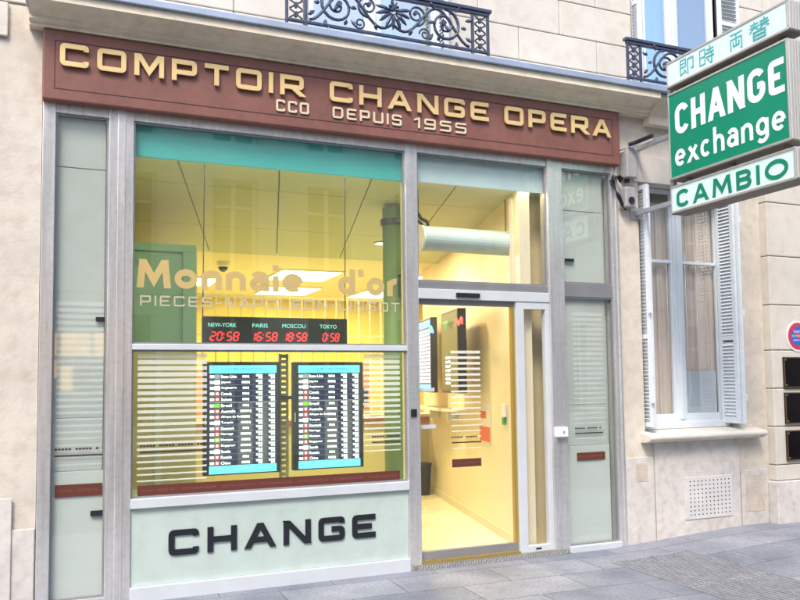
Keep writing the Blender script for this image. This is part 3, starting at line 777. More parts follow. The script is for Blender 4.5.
# turquoise / pale fascia board just inside the glass
band = MB().box(.40,2.80,.075,.10,3.455,3.78).build('inner_fascia', TURQ, sf, .003)
MB().box(2.86,4.28,.076,.10,3.465,3.78).build('inner_fascia', PALEB, sf, .003)

# ------------------------------------------------------------------ fascia sign
fs = thing('fascia_sign', 'long maroon fascia sign with raised cream letters COMPTOIR CHANGE OPERA', 'sign', (2.4,0,3.78))
pnl = MB().box(-.207,5.093,-.08,.118,3.783,4.325).build('panel', SIGN, fs, .012)
g = MB(); x0, x1, z0, z1 = -.125, 5.0, 3.868, 4.243
for a in ((x0,x1,z0,z0+.007),(x0,x1,z1-.007,z1)): g.box(a[0],a[1],-.0812,-.0802,a[2],a[3])
for a in ((x0,x0+.006),(x1-.006,x1)): g.box(a[0],a[1],-.0812,-.0802,z0+.007,z1-.007)
g.build('border_groove', GROOVE, pnl)
def sgn(y): return lambda u, v, w: (u, y-w, v)
for t, a, b in (('COMPTOIR',-.088,1.80),('CHANGE',2.03,3.575),('OPERA',3.745,4.96)):
    lettering('letter', t, SQ, a, b, 4.045, .172, .037, lambda u,v,w: (u, -.0955-w, v), .014, GOLD, fs, r=.022, gapf=.36, split=True)
for t, a, b in (('CCO',1.567,1.85),('DEPUIS',2.06,2.70),('1955',2.82,3.345)):
    lettering('small_letter', t, SQ, a, b, 3.905, .098, .017, lambda u,v,w: (u, -.083-w, v), .010, GOLD_D, fs, r=.010, gapf=.42, split=True)

# ------------------------------------------------------------------ projecting sign
ps = thing('projecting_sign', 'three tier projecting sign reading CHANGE exchange CAMBIO in green and white', 'sign', (5.35,-1.2,3.2))
Xf, TH = 5.24, .20
def psign_box(y0, y1, z0, z1, facem, name):
    c = MB(); x0, x1 = Xf+.003, Xf+TH-.003
    c.box(x0,x1,y1,y0,z0,z0+.022); c.box(x0,x1,y1,y0,z1-.02,z1); c.box(x0,x1,y1,y1+.018,z0+.022,z1-.02); c.box(x0,x1,y0-.018,y0,z0+.022,z1-.02)
    o = c.build(name, SRIM, ps, .004)
    f = MB(); f.box(Xf+.010,Xf+.016,y1+.017,y0-.017,z0+.02,z1-.018); f.box(Xf+TH-.016,Xf+TH-.010,y1+.017,y0-.017,z0+.02,z1-.018)
    f.build('face_panel', facem, o)
    u = MB(); u.box(x0+.004,x1-.004,y1+.002,y0-.002,z0-.006,z0-.0005); u.build('underside', SUND, o)
    e = MB()
    for k in range(6): e.box(x0+.008+k*.031, x0+.030+k*.031, y1-.010, y1-.0005, z0+.008, z1-.006)
    e.build('ribbed_end', SEND, o, .003)
    return o
top = psign_box(-.60,-1.985,4.405,4.655,WHITE,'upper_box')
mid = psign_box(-.60,-1.965,3.515,4.345,GREEN,'middle_box')
low = psign_box(-.60,-2.00,3.195,3.455,WHITE,'lower_box')
pf = lambda u, v, w: (Xf+.0095-w, -u, v)
lettering('letter', 'CHANGE', RD, .69, 1.925, 3.925, .285, .056, pf, .002, SIGNT, mid, r=.03, gapf=.17, split=True)
lettering('letter', 'exchange', RD, .675, 1.92, 3.625, .235, .035, pf, .002, SIGNT, mid, r=.02, gapf=.18, split=True)
lettering('letter', 'CAMBIO', RD, .675, 1.925, 3.235, .165, .036, pf, .002, GREENT, low, r=.01, gapf=.25, split=True)
# 即 時  両 替 as strokes
CJ = {
 0: [[(.02,1),(.42,1),(.42,.55),(.02,.55)],[(.02,.77),(.42,.77)],[(.02,1),(.02,.1),(.3,.2)],[(.30,.38),(.46,.1)],[(.58,.0),(.58,.92),(.98,.92),(.98,.28),(.80,.28)]],
 1: [[(.0,.95),(.36,.95),(.36,.08),(.0,.08),(.0,.95)],[(.0,.52),(.36,.52)],[(.48,.82),(.98,.82)],[(.73,1),(.73,.62)],[(.42,.62),(1,.62)],[(.45,.40),(1,.40)],[(.84,.56),(.84,.0),(.70,.06)],[(.55,.28),(.64,.16)]],
 2: [[(.0,.96),(1,.96)],[(.06,.0),(.06,.68),(.94,.68),(.94,.0),(.82,.02)],[(.5,.95),(.5,.25)],[(.27,.5),(.27,.25),(.73,.25),(.73,.5)]],
 3: [[(.04,.86),(.46,.86)],[(.0,.70),(.48,.70)],[(.26,1),(.22,.66),(.0,.46)],[(.28,.66),(.46,.5)],[(.54,.86),(.96,.86)],[(.52,.70),(1,.70)],[(.76,1),(.72,.66),(.52,.46)],[(.78,.66),(1,.48)],[(.2,.40),(.8,.40),(.8,.0),(.2,.0),(.2,.40)],[(.2,.2),(.8,.2)]],
}
def cjk(parent, k, u0, u1, z0, z1, t, m):
    mb = MB()
    for i, s in enumerate(CJ[k]):
        pts = [(u0+p[0]*(u1-u0), z0+p[1]*(z1-z0)) for p in s]; cl = pts[0] == pts[-1]
        if cl: pts = pts[:-1]
        stroke(mb, pts, cl, t, pf, .002, .0004*i)
    return mb.build('character', m, parent)
cjk(top, 0, .78, .95, 4.455, 4.605, .012, CYANT); cjk(top, 1, 1.03, 1.20, 4.455, 4.61, .012, CYANT)
cjk(top, 2, 1.385, 1.52, 4.455, 4.60, .012, CYANT); cjk(top, 3, 1.60, 1.80, 4.455, 4.61, .012, CYANT)
br = MB()
br.box(5.30,5.345,-.585,-.54,3.30,4.66)
br.box(5.30,5.345,-.54,-.001,3.300,3.345); br.box(5.30,5.345,-.54,-.001,3.955,4.0)
br.build('bracket', BRKT, ps, .004)
ht = MB()
for y in (-.75,-1.28,-1.85):
    ht.box(5.32,5.36,y-.02,y+.02,4.345,4.405); ht.box(5.32,5.36,y-.02,y+.02,3.455,3.515)
ht.build('spacer', SUND, ps)
MB().box(5.25,5.40,-.012,-.001,3.26,3.39).build('wall_plate', BRKT, ps, .002); MB().box(5.25,5.40,-.012,-.001,3.92,4.04).build('wall_plate', BRKT, ps, .002)

jb1 = thing('junction_box', 'tall grey junction box on the wall behind the upper bracket arm', 'junction box', (5.2,0,3.68))
MB().box(5.13,5.26,-.13,-.001,3.66,3.97).build('case', GREYPL, jb1, .012)
box('cover', GREYPL, jb1, 5.265,5.282,-.11,-.02,3.69,3.93,.004); box('cable_gland', DKPL, jb1, 5.16,5.20,-.08,-.04,3.62,3.659,.006)
m = MB(); m.tube([(5.15,-.14,3.985),(5.2,-.2,4.0),(5.25,-.38,4.02)], .022, 8).build('conduit', DKPL, jb1)
jb2 = thing('junction_box', 'small grey junction box with loose black cables under the tall one', 'junction box', (5.2,0,3.4))
MB().box(5.12,5.25,-.11,-.001,3.36,3.57).build('case', GREYPL, jb2, .015)
m = MB(); m.tube([(5.185,-.125,3.43),(5.185,-.105,3.43)], .035, 12); m.build('knob', DKPL, jb2)
m = MB()
for k in range(5):
    q = .012*k
    m.tube([(5.12,-.03-q,3.62+.01*k),(5.07,-.04-q,3.68),(5.03-.01*k,-.03,3.70-.02*k),(5.03-.012*k+.02,-.035,3.58),(5.06,-.045-q,3.48),(5.10+q,-.06,3.38-.01*k),(5.16,-.06,3.34)], .006, 5)
m.build('cable', DKPL, jb2)
tag(MB().tube([(5.094,-.06,3.92),(5.12,-.08,3.93),(5.22,-.15,3.97),(5.31,-.30,4.01)], .005, 5).build('cable', WHPL), 'pale thin cable from the maroon sign to the bracket', 'cable')

# ------------------------------------------------------------------ pavement grating
gr = thing('floor_grating', 'steel ventilation grating set in the pavement in front of the window', 'grating', (4.97,-1.4,rise(4.97)))
def grate(x0, x1, y0, y1, name):
    b = MB(); n = 17
    zz = lambda x: rise(x)+.005
    for i in range(n+1):
        x = x0+(x1-x0)*i/n; b.box(x-.007, x+.007, y0, y1, zz(x)-.004, zz(x)+.010)
    for y in (y0, y1): 
        for i in range(n): xa = x0+(x1-x0)*i/n; b.box(xa, xa+(x1-x0)/n, y-.012, y+.012, zz(xa)-.004, zz(xa)+.008)
    k = int((y1-y0)/.11)
    for j in range(1, k):
        y = y0+(y1-y0)*j/k
        for i in range(n): xa = x0+(x1-x0)*i/n; b.box(xa, xa+(x1-x0)/n, y-.003, y+.003, zz(xa)-.003, zz(xa)+.005)
    o = b.build(name, GRATE, gr)
    d = MB()
    for i in range(n): xa = x0+(x1-x0)*i/n; xb = xa+(x1-x0)/n; d.poly([(xa,y0,rise(xa)+.003),(xb,y0,rise(xb)+.003),(xb,y1,rise(xb)+.003),(xa,y1,rise(xa)+.003)])
    d.build('pit', KERB, o)
grate(4.52, 5.36, -1.45, -.52, 'grid'); grate(4.52, 5.36, -2.42, -1.49, 'grid')

# ------------------------------------------------------------------ shop interior (part of the building)
sk = .228
def skx(y, x0=3.99): return x0+sk*y
inn = MB()
inn.poly([(skx(.14)+.3,.0+.14,0),(skx(4.7),4.7,0),(skx(4.7),4.7,3.5),(skx(.14)+.3,.14,3.5)]) if False else None
# right wall, following the skewed plan
inn.prism([(skx(.13),.13,-.05),(skx(4.7),4.7,-.05),(skx(4.7),4.7,3.6),(skx(.13),.13,3.6)], (.12,0,0)); inn.build('interior_wall', WALLIN2, bld)
MB().prism([(skx(.13)-.02,.13,.018),(skx(4.6)-.02,4.6,.018),(skx(4.6)-.02,4.6,.11),(skx(.13)-.02,.13,.11)], (.018,0,0)).build('skirting', BEIGE, bld)
box('interior_wall', OFFW, bld, -1.2, 8.5, 9.6, 9.7, -.05, 3.6); box('interior_wall', OFFW, bld, 8.4, 8.5, 4.8, 9.6, -.05, 3.6)
box('interior_wall', WALLIN, bld, 5.17, 8.5, 4.68, 4.78, -.05, 3.6)
box('interior_wall', OFFW, bld, .18, .28, .17, 9.6, -.05, 3.6)
box('partition_wall', BEIGE, bld, .28, 1.12, 1.22, 1.30, -.05, 2.94)
box('partition_wall', WALLIN, bld, 1.02, 1.12, 1.3, 4.0, -.05, 2.94)
structure(box('shop_floor', FLOORIN, None, .1, 8.5, .05, 9.7, -.06, .018))
box('interior_wall', WALLIN, bld, skx(.4)+.02, 5.10, .36, .42, -.05, 3.6)
box('wall_edge_trim', CURT, bld, skx(.36)-.03, skx(.36)+.035, .30, .359, .018, 3.45)
# ceiling boards laid along the skew
cb = MB()
def cz_(y): return 3.50-.2*(y-.17)/3.5
for i in range(-3, 6):
    for ya, yb in ((.17,.86),(.86,2.3),(2.3,3.65)):
        xa = 1.62+.86*i
        q = [(xa+.24*ya+.006,ya+.006,cz_(ya)),(xa+.86+.24*ya-.006,ya+.006,cz_(ya)),(xa+.86+.24*yb-.006,yb-.006,cz_(yb)),(xa+.24*yb+.006,yb-.006,cz_(yb))]
        cb.prism(q[::-1], (0,0,.02))
cb.build('ceiling_board', SOFF, bld)
MB().prism([(-1,.17,3.53),(-1,3.65,3.33),(8,3.65,3.33),(8,.17,3.53)][::-1], (0,0,.1)).build('ceiling_backing', JOINT, bld)
box('office_ceiling', CEILB, bld, -1, 8.5, 3.66, 9.7, 3.36, 3.45)
box('roof_deck', JOINT, bld, -1, 8.6, .17, 9.8, 3.65, 3.7)
cd = thing('interior_column', 'round green painted column inside the shop window', 'column', (3.05,1.0,0))
MB().tube([(3.05,1.0,.02),(3.05,1.0,3.42)], .105, 28).build('shaft', TEAL_D, cd, smooth=True)
MB().tube([(3.05,1.0,3.24),(3.05,1.0,3.30)], .125, 28).build('collar', DKPL, cd)
box('speaker_box', DKPL, cd, 3.06,3.19,.80,.90,2.50,2.72,.006)

# teal door in the left partition
td = thing('teal_door', 'teal painted door and frame at the left of the shop interior', 'door', (.8,1.2,0))
MB().box(.30,1.10,1.17,1.215,1.98,2.95).build('door_leaf', TEAL, td, .004)
m = MB(); m.box(.30,1.10,1.14,1.168,2.88,2.95); m.box(.30,.36,1.14,1.168,1.98,2.88); m.box(.98,1.10,1.14,1.168,1.98,2.88); m.build('frame', TEAL, td, .004)
MB().box(.30,1.10,1.17,1.215,.02,1.975).build('lower_leaf', BEIGE, td, .004)
box('stile', ALU_L, td, .74,.80,1.15,1.168,.02,1.975)

# counter with security bars
ct = thing('bank_counter', 'cream counter with orange wood top behind the window screens', 'counter', (3.2,4.5,0))
MB().box(1.15,5.08,4.45,4.75,.018,1.02).build('front_panel', WALLIN2, ct, .004)
MB().box(1.13,5.09,4.30,4.80,1.115,1.155).build('counter_top', PAPER, ct, .004)
MB().box(1.14,5.085,4.36,4.78,1.02,1.114).build('wood_edge', WOOD, ct, .004)
gl = thing('security_grille', 'cream metal security bars standing on the counter', 'grille', (3,4.6,1.155))
b = MB()
for i in range(18):
    x = 1.35+i*.175; b.box(x-.011,x+.011,4.59,4.612,1.156,2.86)
b.build('bar', GRIL, gl)
m = MB(); m.box(1.25,4.45,4.575,4.589,2.84,2.88); m.box(1.25,4.45,4.575,4.589,2.30,2.335); m.box(1.25,4.45,4.575,4.589,1.75,1.785); m.box(1.25,4.45,4.575,4.589,1.30,1.33); m.build('cross_bar', GRIL, gl)
# office furniture behind the bars
for k, (x, y, h, mm, lab) in enumerate(((1.9,7.5,1.9,WOOD,'tall wooden cabinet seen through the bars on the left'),(3.4,8.3,1.6,BEIGE,'beige cabinet seen through the bars in the middle'),(5.0,8.0,2.0,WOOD,'tall wooden cabinet seen through the bars on the right'))):
    c = thing('office_cabinet', lab, 'cabinet', (x,y,.02))
    MB().box(x-.45,x+.45,y,y+.45,.02,h).build('carcass', mm, c, .005)
    for s in (0,1):
        d = MB().box(x-.44+s*.445,x-.01+s*.445,y-.02,y-.001,.06,h-.03).build('cabinet_door', mm, c, .003)
        MB().box(x-.04+s*.06,x-.02+s*.06,y-.035,y-.021,h*.5,h*.5+.12).build('handle', ALU, d)

# ceiling lights
def clight(x, y, lx, ly, lab):
    t = thing('ceiling_light', lab, 'ceiling light', (x,y,3.36), 'rectangular ceiling lights')
    f = MB(); f.box(x-lx/2-.03,x-lx/2,y-ly/2,y+ly/2,3.335,3.359); f.box(x+lx/2,x+lx/2+.03,y-ly/2,y+ly/2,3.335,3.359)
    f.box(x-lx/2-.03,x+lx/2+.03,y-ly/2-.03,y-ly/2,3.336,3.359); f.box(x-lx/2-.03,x+lx/2+.03,y+ly/2,y+ly/2+.03,3.336,3.359); f.build('frame', WHPL, t)
    MB().box(x-lx/2+.001,x+lx/2-.001,y-ly/2+.001,y+ly/2-.001,3.34,3.355).build('diffuser', LAMP, t)
clight(3.45,5.75,.95,1.15,'bright ceiling light nearest the window above the security bars')
clight(3.75,7.9,.95,1.2,'second bright ceiling light deeper in the office')
clight(5.5,8.0,.7,1.2,'ceiling light deep in the office behind the green column')
clight(5.55,5.4,.6,.5,'small ceiling light just inside seen under the transom')
clight(2.0,7.0,.5,1.0,'ceiling light on the left side of the office')
def area(x, y, z, sx, sy, p, col=(1,.81,.42)):  # source for the ceiling lights and for the added lamps
    l = bpy.data.lights.new('ceiling_and_added_lamp', 'AREA'); l.shape = 'RECTANGLE'; l.size = sx; l.size_y = sy; l.energy = p; l.color = col
    o = bpy.data.objects.new('ceiling_and_added_lamp', l); C.objects.link(o); o.location = (x,y,z); return o
area(3.45,5.75,3.32,.95,1.15,46); area(3.75,7.9,3.32,.95,1.2,36); area(5.5,8.0,3.32,.7,1.2,20); area(2.0,7.0,3.32,.5,1.0,14)
# downlight added to brighten the customer area
def down(x, y, p, lab):
    z = cz_(y)-.004
    t = thing('added_downlight', lab, 'downlight', (x,y,z), 'added downlights in the ceiling boards')
    MB().tube([(x,y,z-.012),(x,y,z)], .085, 20).build('trim_ring', WHPL, t); MB().tube([(x,y,z-.016),(x,y,z-.013)], .065, 20).build('lens', LAMP, t)
    area(x, y, z-.03, .3, .3, p)
down(3.55, 2.6, 34, 'added round downlight in the ceiling over the sliding door side'); 
for xa, xb, p, lab in ((2.95,4.2,2.5,'added hidden tube light above the air duct behind the pale inner board'),(.6,2.6,5,'added hidden tube light behind the turquoise inner board')):
    t = thing('added_tube_light', lab, 'tube light', ((xa+xb)/2,.22,3.52), 'added tube lights behind the inner boards')
    MB().box(xa,xb,.108,.15,3.500,3.515).build('housing', WHPL, t); MB().tube([(xa+.03,.125,3.487),(xb-.03,.125,3.487)], .010, 10).build('tube', LAMP, t)
    area((xa+xb)/2, .122, 3.470, xb-xa, .03, p)  # unseen tubes, added to brighten the door side and shop front
for x, lab in ((2.2,'dark monitor on the counter at the left behind the bars'),(3.9,'dark monitor on the counter at the right behind the bars')):
    t = thing('office_monitor', lab, 'monitor', (x,4.7,1.155)); MB().box(x-.24,x+.24,4.68,4.70,1.25,1.55).build('display_housing', DKPL, t, .004); MB().box(x-.03,x+.03,4.69,4.72,1.16,1.25).build('stand', DKPL, t)


# window screens on their pole
def screen(x0, x1, z0, z1, lab):
    t = thing('rate_screen', lab, 'screen', ((x0+x1)/2,.34,z0), 'exchange rate screens in the window')
    MB().box(x0,x1,.30,.37,z0,z1).build('casing', DKPL, t, .006)
    bx, bz = .045, .03; X0, X1, Z0, Z1 = x0+bx, x1-bx*.75, z0+bz*.4, z1-bz
    W = X1-X0; H = Z1-Z0; s = MB(); y = .2985
    def q(a, b, c, d, mi, l=0): s.mi = mi; s.box(X0+W*a, X0+W*b, y-.0006-l, y-.0004-l+.0004, Z0+H*c, Z0+H*d)
    q(0,1,0,1,0)
    q(0,1,.925,1,1,.001); q(0,1,0,.075,1,.001)
    names = ['Etats-Unis','Japon','Angleterre','Canada','Suisse','Bresil','Australie','Afrique du Sud','Turquie','Danemark','Norvege','Mexique','Singapour','Suede','Russie','Chine']
    n = 16; row = .845/n; zt = .922
    for i in range(n):
        gap = .008 if i >= 5 else 0
        a = zt-(i+1)*row-gap*0.5; b = zt-i*row-gap*.5
        if i >= 5: q(.42,.64,a+.002,b-.002,5,.001); q(.78,.86,a+.002,b-.002,5,.001)
        q(0,1,a,a+.0022,6,.0014)
        q(.01,.07,a+row*.25,a+row*.72,2,.002); q(.075,.155,a+row*.12,a+row*.86,[2,2,2,3,3,4,3,3,2,3,3,4,3,2,3,3][i] if i > 2 else [6,2,2][i],.002)
        if [0,0,0,1,1,0,1,1,0,1,1,1,1,0,1,1][i]: q(.10,.13,a+row*.3,a+row*.7,2,.0026)
        font_fit(s, names[i], X0+W*.17, X0+W*(.17+.018*len(names[i])+.05), Z0+H*(a+row*.22), Z0+H*(a+row*.75), front(y-.0022), .0003, .012, 2)
        wv = [.10,.12,.09,.1,.1,.09,.16,.12,.14,.09,.15,.13,.15,.15,.09,.12][i]
        q(.535-wv/2,.535+wv/2-.03,a+row*.3,a+row*.68,2,.002); q(.535+wv/2-.02,.535+wv/2,a+row*.25,a+row*.68,2,.002)
        for c in (.69,.88):
            for k in range(3): q(c+k*.034,c+k*.034+.026,a+row*(.52),a+row*.88,2,.002)
            for k in range(2): q(c+.034+k*.034,c+.034+k*.034+.026,a+row*.12,a+row*.45,2,.002)
    q(0,1,zt-5*row-.007,zt-5*row-.002,6,.003)
    font_fit(s, 'COURS DES DEVISES', X0+W*.22, X0+W*.8, Z0+H*.955, Z0+H*.975, front(y-.0022), .0003, .0, 0)
    font_fit(s, 'CHANGE - EXCHANGE - CAMBIO', X0+W*.1, X0+W*.9, Z0+H*.03, Z0+H*.052, front(y-.0022), .0003, .0, 6)
    s.build('display', [SCR_N, SCR_C, SCR_W, SCR_R, SCR_G, SCR_N2, SCR_L], t)
    m = MB().box(x0+.010,x0+.020,.2975,.2995,z0+.42,z0+.50); m.build('badge', ALU_L, t)
    return t
screen(1.045,1.695,.88,1.828,'left of the two glowing exchange rate screens in the window')
screen(1.810,2.458,.885,1.826,'right of the two glowing exchange rate screens in the window')
po = thing('screen_pole', 'perforated metal pole standing between the two rate screens', 'pole', (1.755,.42,0))
b = MB()
for x in (1.722, 1.785): b.box(x-.010,x+.010,.40,.42,.02,1.90)
for i in range(38): b.box(1.732,1.775,.402,.418,.05+i*.049,.082+i*.049)
b.build('upright', POLEM, po); MB().box(1.60,1.90,.39,.44,1.50,1.53).build('mount_arm', DKPL, po); MB().box(1.60,1.90,.36,.52,.018,.03).build('foot_plate', DKPL, po)
box('display_shelf_top', ALU_L, sf, .455, 2.763, .06, .62, .74, .768, .003)

# LED clock board
cl = thing('clock_board', 'black LED world clock board with red digits hung in the window', 'clock', (1.66,.26,1.98))
MB().box(1.025,2.29,.24,.30,1.978,2.206).build('housing', BOARD, cl, .004)
SEG = {'0':'abcdef','1':'bc','2':'abged','3':'abgcd','4':'fgbc','5':'afgcd','6':'afgedc','8':'abcdefg','9':'abcdfg'}
def digit(mb, ch, x, z, w, h, t, y):
    sl = lambda px, pz: (x+px*w+(pz)*h*.16, y, z+pz*h)
    L = {'a':((0,1),(1,1)),'b':((1,1),(1,.5)),'c':((1,.5),(1,0)),'d':((0,0),(1,0)),'e':((0,.5),(0,0)),'f':((0,1),(0,.5)),'g':((0,.5),(1,.5))}
    for k in SEG[ch]:
        (a, b), (c, d) = L[k]; P, Q = Vector(sl(a,b)), Vector(sl(c,d)); dd = (Q-P); P = P+dd*.12; Q = Q-dd*.12
        n = Vector((-dd.z,0,dd.x)).normalized()*t/2
        mb.prism([P-n,Q-n,Q+n,P+n], (0,.001,0))
for cap, tm, x0, x1, c0, c1 in (('NEW-YORK','20:58',1.085,1.34,1.07,1.305),('PARIS','16:58',1.42,1.67,1.44,1.572),('MOSCOU','18:58',1.70,1.93,1.70,1.905),('TOKYO','0:58',2.06,2.225,2.035,2.19)):
    m = MB(); font_fit(m, cap, c0, c1, 2.118, 2.152, front(.2395), .0004, .0); m.build('caption', LCYAN, cl)
    m = MB(); n = len(tm)-1; dw = (x1-x0-.03)/n; x = x0
    for ch in tm:
        if ch == ':':
            m.box(x-.004,x+.004,.238,.239,2.025,2.034); m.box(x,x+.008,.238,.239,2.052,2.061); x += .024; continue
        digit(m, ch, x, 2.006, dw*.66, .068, .0115, .2385); x += dw
    m.build('digits', RED, cl)
for x in (1.03, 2.28): MB().tube([(x,.27,2.2),(x+.01,.27,3.49)], .0045, 6).build('cable', DKPL, cl)

# air curtain behind the transom
ac = thing('air_curtain', 'pale horizontal air duct hung behind the glass over the door', 'air duct', (3.65,.45,3.0))
MB().tube([(3.12,.45,3.02),(4.16,.45,3.02)], .122, 28).build('duct', DUCT, ac)
MB().tube([(3.10,.45,3.02),(3.119,.45,3.02)], .127, 28).tube([(4.161,.45,3.02),(4.18,.45,3.02)], .127, 28).build('end_cap', WHPL, ac)
MB().tube([(3.20,.45,3.13),(3.17,.42,3.18),(3.10,.4,3.20),(3.06,.4,3.26),(3.055,.4,3.47)], .018, 8).build('hose', DKPL, ac, smooth=True)
MB().tube([(3.17,.5,3.13),(3.13,.47,3.17),(3.08,.45,3.19)], .014, 8).build('hose', DKPL, ac, smooth=True)
MB().tube([(4.06,.45,3.13),(4.06,.45,3.47)], .006, 6).build('hanger', DKPL, ac)
# wall screens on the right interior wall
ang = math.atan(sk)
def wall_screen(ya, yb, z0, z1, off, th, kind, lab):
    t = thing('wall_screen', lab, 'screen', (skx((ya+yb)/2)-off, (ya+yb)/2, z0), 'screens on the interior wall')
    ym = (ya+yb)/2; M = Matrix.Translation((skx(ym)-off+th/2, ym, (z0+z1)/2)) @ Matrix.Rotation(-ang, 4, 'Z')
    L = (yb-ya)/math.cos(ang); H = z1-z0
    MB().obox(M, th, L, H).build('casing', DKPL, t, .006)
    Mm = M @ Matrix.Translation((th/2+.04,0,0)); MB().obox(Mm, .08, .25, .3).build('mount', DKPL, t)
    s = MB(); MD = M @ Matrix.Translation((-th/2-.0012,0,0)) ; 
    def q(a,b,c,d,mi,l): s.mi = mi; s.obox(MD @ Matrix.Translation((-l,(.5-(a+b)/2)*(L-.06),((c+d)/2-.5)*(H-.06))), .001,(b-a)*(L-.06),(d-c)*(H-.06))
    if kind == 0:
        q(0,1,0,1,0,0); q(0,1,.9,1,1,.001); q(0,1,0,.08,1,.001)
        for i in range(15):
            z = .1+i*.052
            for a, b in ((.02,.14),(.2,.45),(.5,.62),(.68,.80),(.86,.98)): q(a,b,z+.008,z+.042,2,.0015)
    else:
        q(0,1,0,1,3,0)
        for i in range(7): q(.25,.55,.08+i*.055,.11+i*.055,2,.0015)
    s.build('display', [SCR_N2, SCR_C, SCR_W, SCR_Y], t)
wall_screen(3.05,4.0,1.49,2.49,.26,.09,0,'farther wall screen showing white rate rows on the interior wall')
wall_screen(1.55,2.36,1.50,2.47,.28,.10,1,'nearer wall screen with dark olive picture on the interior wall')
at = MB()   # coloured letters on the wall screens' header sign
def wallpl(u, v, w): # u runs towards the street
    return (skx(u)-.30-w, u, v)
sg = thing('atm_sign', 'blue, green and red ATM letters fixed by the wall screens', 'sign', (skx(2.0)-.3,2.0,2.3))
def ltr(ch, y0, y1, z0, h, t, m, tab=SQ):
    mb = MB(); g = tab[ch]
    for k, (pts, clo) in enumerate(g[1]):
        pp = [(p[0], p[1]) for p in pts]
        P = [(t/2+a*(abs(y1-y0)-t), z0+t/2+b_*(h-t)) for a, b_ in pp]
        stroke(mb, rounded(P, clo, .004), clo, t, lambda u, v, w: (skx(y0-u)-.315-w*.97, y0-u, v), .012, .0006*k)
    mb.build('letter', m, sg)
ltr('A', 2.95, 2.62, 2.24, .12, .035, emis('blue letter',(.05,.3,1),1.2)); ltr('T', 2.1, 1.85, 2.24, .11, .03, emis('green letter',(.12,.5,.1),.5)); ltr('M', 1.52, 1.20, 2.24, .11, .035, emis('red letter',(1,.05,.04),1.1))

# poster, bin, dome camera
pt = thing('poster', 'white and orange poster on the interior wall by the door', 'poster', (skx(1.4)-.01,1.4,.96))
def wq(mb, ya, yb, za, zb, off, th=.003):
    mb.prism([(skx(ya)-off,ya,za),(skx(yb)-off,yb,za),(skx(yb)-off,yb,zb),(skx(ya)-off,ya,zb)], (th,0,0))
m = MB(); wq(m,1.18,1.62,.95,1.40,.006); m.build('sheet', PAPER, pt)
m = MB(); wq(m,1.20,1.60,.965,1.13,.0075,.001); wq(m,1.35,1.58,1.22,1.30,.0075,.001); m.build('print', ORNG, pt)
m = MB(); wq(m,.62,.72,1.27,1.40,.03,.028); pb = m.build('door_push_button', WHPL, None, .003); tag(pb, 'white wall switch with green button beside the door', 'switch')
m = MB(); wq(m,.64,.70,1.19,1.26,.035,.03); tag(m.build('exit_button', GRN, None, .003), 'green button under the white wall switch', 'button')
lg = thing('writing_ledge', 'white tapered writing ledge running along the interior wall towards the counter', 'shelf', (skx(3.2)-.2,3.2,1.25))
MB().prism([(skx(2.05)-.02,2.05,1.285),(skx(4.28)-.0,4.28,1.285),(skx(4.28)-.52,4.28,1.285),(skx(2.25)-.10,2.25,1.285)], (0,0,-.03)).build('top', PAPER, lg, .003)
for yy in (2.6,3.6): MB().box(skx(yy)-.16,skx(yy)-.005,yy-.01,yy+.01,1.13,1.254).build('wall_support', ALU_L, lg)
for k,(yy,a,mm,lab) in enumerate(((2.75,.4,'orange','orange leaflet on the white writing ledge'),(3.3,-.3,'white','white form on the white writing ledge'),(3.75,.2,'pink','pinkish form on the far part of the writing ledge'))):
    tag(MB().obox(Matrix.Translation((skx(yy)-.13,yy,1.289)) @ Matrix.Rotation(a,4,'Z'), .14,.2,.004).build('leaflet', {'orange':ORNG,'white':PAPER,'pink':CURT}[mm]), lab, 'leaflet')
bn = thing('waste_bin', 'black waste bin on the pale floor by the counter', 'bin', (4.72,4.02,.018))
MB().tube([(4.72,4.02,.018),(4.72,4.02,.44)], [.10,.125], 20).build('body', BIN, bn, smooth=False)
MB().tube([(4.72,4.02,.44),(4.72,4.02,.47)], [.14,.13], 20).build('rim', BIN, bn)
dc = thing('dome_camera', 'small dark dome security camera on the office ceiling', 'camera', (2.0,4.75,3.36))
MB().tube([(2.0,4.75,3.36),(2.0,4.75,3.30),(2.0,4.75,3.28)], [.09,.09,.075], 18).build('mount', WHPL, dc)
MB().tube([(2.0,4.75,3.28),(2.0,4.75,3.24),(2.0,4.75,3.215)], [.07,.055,.02], 18).build('dome', DKPL, dc)
pp = MB(); pp.obox(Matrix.Translation((4.15,4.40,1.16)) @ Matrix.Rotation(.3,4,'Z'), .3,.2,.006); tag(pp.build('leaflet', PAPER), 'white leaflet lying on the right end of the counter top', 'leaflet')

# ------------------------------------------------------------------ opposite side of the street (seen in the glass)
ob = thing('opposite_building', 'pale stone building across the street, mirrored in the shop glass', 'building', (4,-14,0))
b = MB(); wins = []
nx = 15
for i in range(-7, 9):
    xc = 4+i*2.6
    for k, (z0, z1) in enumerate(((.6,3.4),(4.6,7.0),(8.0,10.2))): wins.append((xc-.62,xc+.62,z0,z1))
zb = [0,.6,3.4,4.6,7.0,8.0,10.2,11.4]
for j in range(7):
    z0, z1 = zb[j], zb[j+1]
    if j % 2 == 0: b.box(-16,28,-14.6,-14.1,z0,z1)
    else:
        xs = [-16]+[v for i in range(-7,9) for v in (4+i*2.6-.62, 4+i*2.6+.62)]+[28]
        for a, c in zip(xs[::2], xs[1::2]): b.box(a,c,-14.6,-14.1,z0,z1)
b.box(-16,28,-14.1,-13.85,3.9,4.1); b.box(-16,28,-14.1,-13.8,11.1,11.4); b.build('wall', OPP, ob)
MB().box(-16,28,-14.55,-14.5,0,11.3).build('window', OPPW, ob)
lm = emis('warm lit shop window',(1,.62,.25),1.1)
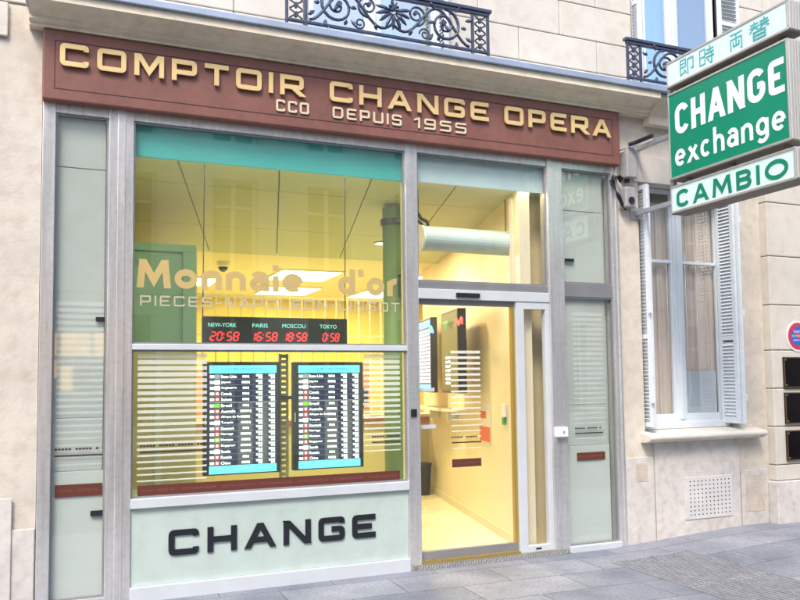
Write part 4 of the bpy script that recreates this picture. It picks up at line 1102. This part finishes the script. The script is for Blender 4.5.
for a_,b_,c_,d_ in ((-.9,-.25,2.35,2.9),(-.15,.5,2.35,2.9),(.6,1.1,2.35,2.9),(-.9,-.25,1.8,2.25),(-.15,.1,1.5,2.1)): MB().box(a_,b_,-14.095,-14.06,c_,d_).build('lit_shop_window', lm, ob)
fm = MB()
for x0, x1, z0, z1 in wins:
    fm.box(x0,x0+.09,-14.48,-14.40,z0,z1); fm.box(x1-.09,x1,-14.48,-14.40,z0,z1); fm.box((x0+x1)/2-.06,(x0+x1)/2+.06,-14.48,-14.40,z0,z1); fm.box(x0+.09,(x0+x1)/2-.06,-14.47,-14.41,z0+(z1-z0)*.7,z0+(z1-z0)*.7+.07)
    fm.box((x0+x1)/2+.06,x1-.09,-14.47,-14.41,z0+(z1-z0)*.7,z0+(z1-z0)*.7+.07)
fm.build('window_frame', OPPF, ob)

# ------------------------------------------------------------------ light
sc = bpy.context.scene
wd = bpy.data.worlds.new('World'); sc.world = wd; wd.use_nodes = True; nt = wd.node_tree
bg = nt.nodes['Background']; sky = nt.nodes.new('ShaderNodeTexSky'); sky.sky_type = 'NISHITA'; sky.sun_disc = False
EL, AZ = math.radians(52), math.radians(215)      # azimuth clockwise from +Y (north)
sky.sun_elevation = EL; sky.sun_rotation = AZ; sky.dust_density = 2.5; sky.air_density = 1.0; sky.ozone_density = 1.0
nt.links.new(sky.outputs[0], bg.inputs[0]); bg.inputs[1].default_value = .15
sl_ = bpy.data.lights.new('sun', 'SUN'); sl_.energy = .95; sl_.angle = math.radians(14); sl_.color = (1,.93,.84)
so = bpy.data.objects.new('sun', sl_); C.objects.link(so)
d = Vector((math.sin(AZ)*math.cos(EL), math.cos(AZ)*math.cos(EL), math.sin(EL)))
so.rotation_euler = d.to_track_quat('Z','Y').to_euler()
sc.view_settings.view_transform = 'Standard'; sc.view_settings.look = 'None'; sc.view_settings.gamma = 1; sc.view_settings.exposure = 1.52
sc.view_settings.use_curve_mapping = False

# ------------------------------------------------------------------ camera
F, YAW, PIT, ROL = 789.605, .398211814, .0625418661, -.0117454048
cam = bpy.data.cameras.new('camera'); co = bpy.data.objects.new('camera', cam); C.objects.link(co)
f = Vector((math.sin(YAW)*math.cos(PIT), math.cos(YAW)*math.cos(PIT), math.sin(PIT)))
r = Vector((math.cos(YAW), -math.sin(YAW), 0)); u = r.cross(f)
r2 = r*math.cos(ROL)+u*math.sin(ROL); u2 = -r*math.sin(ROL)+u*math.cos(ROL)
M = Matrix((( r2.x,u2.x,-f.x,0),(r2.y,u2.y,-f.y,-6.4153120031),(r2.z,u2.z,-f.z,1.65),(0,0,0,1)))
co.matrix_world = M
cam.sensor_width = 36; cam.lens = F*36/800; cam.shift_y = 31.405/800; cam.clip_end = 1000; cam.clip_start = .05
sc.camera = co
sc.cycles.use_denoising = True; sc.cycles.max_bounces = 10; sc.cycles.transparent_max_bounces = 24; sc.cycles.sample_clamp_indirect = 8
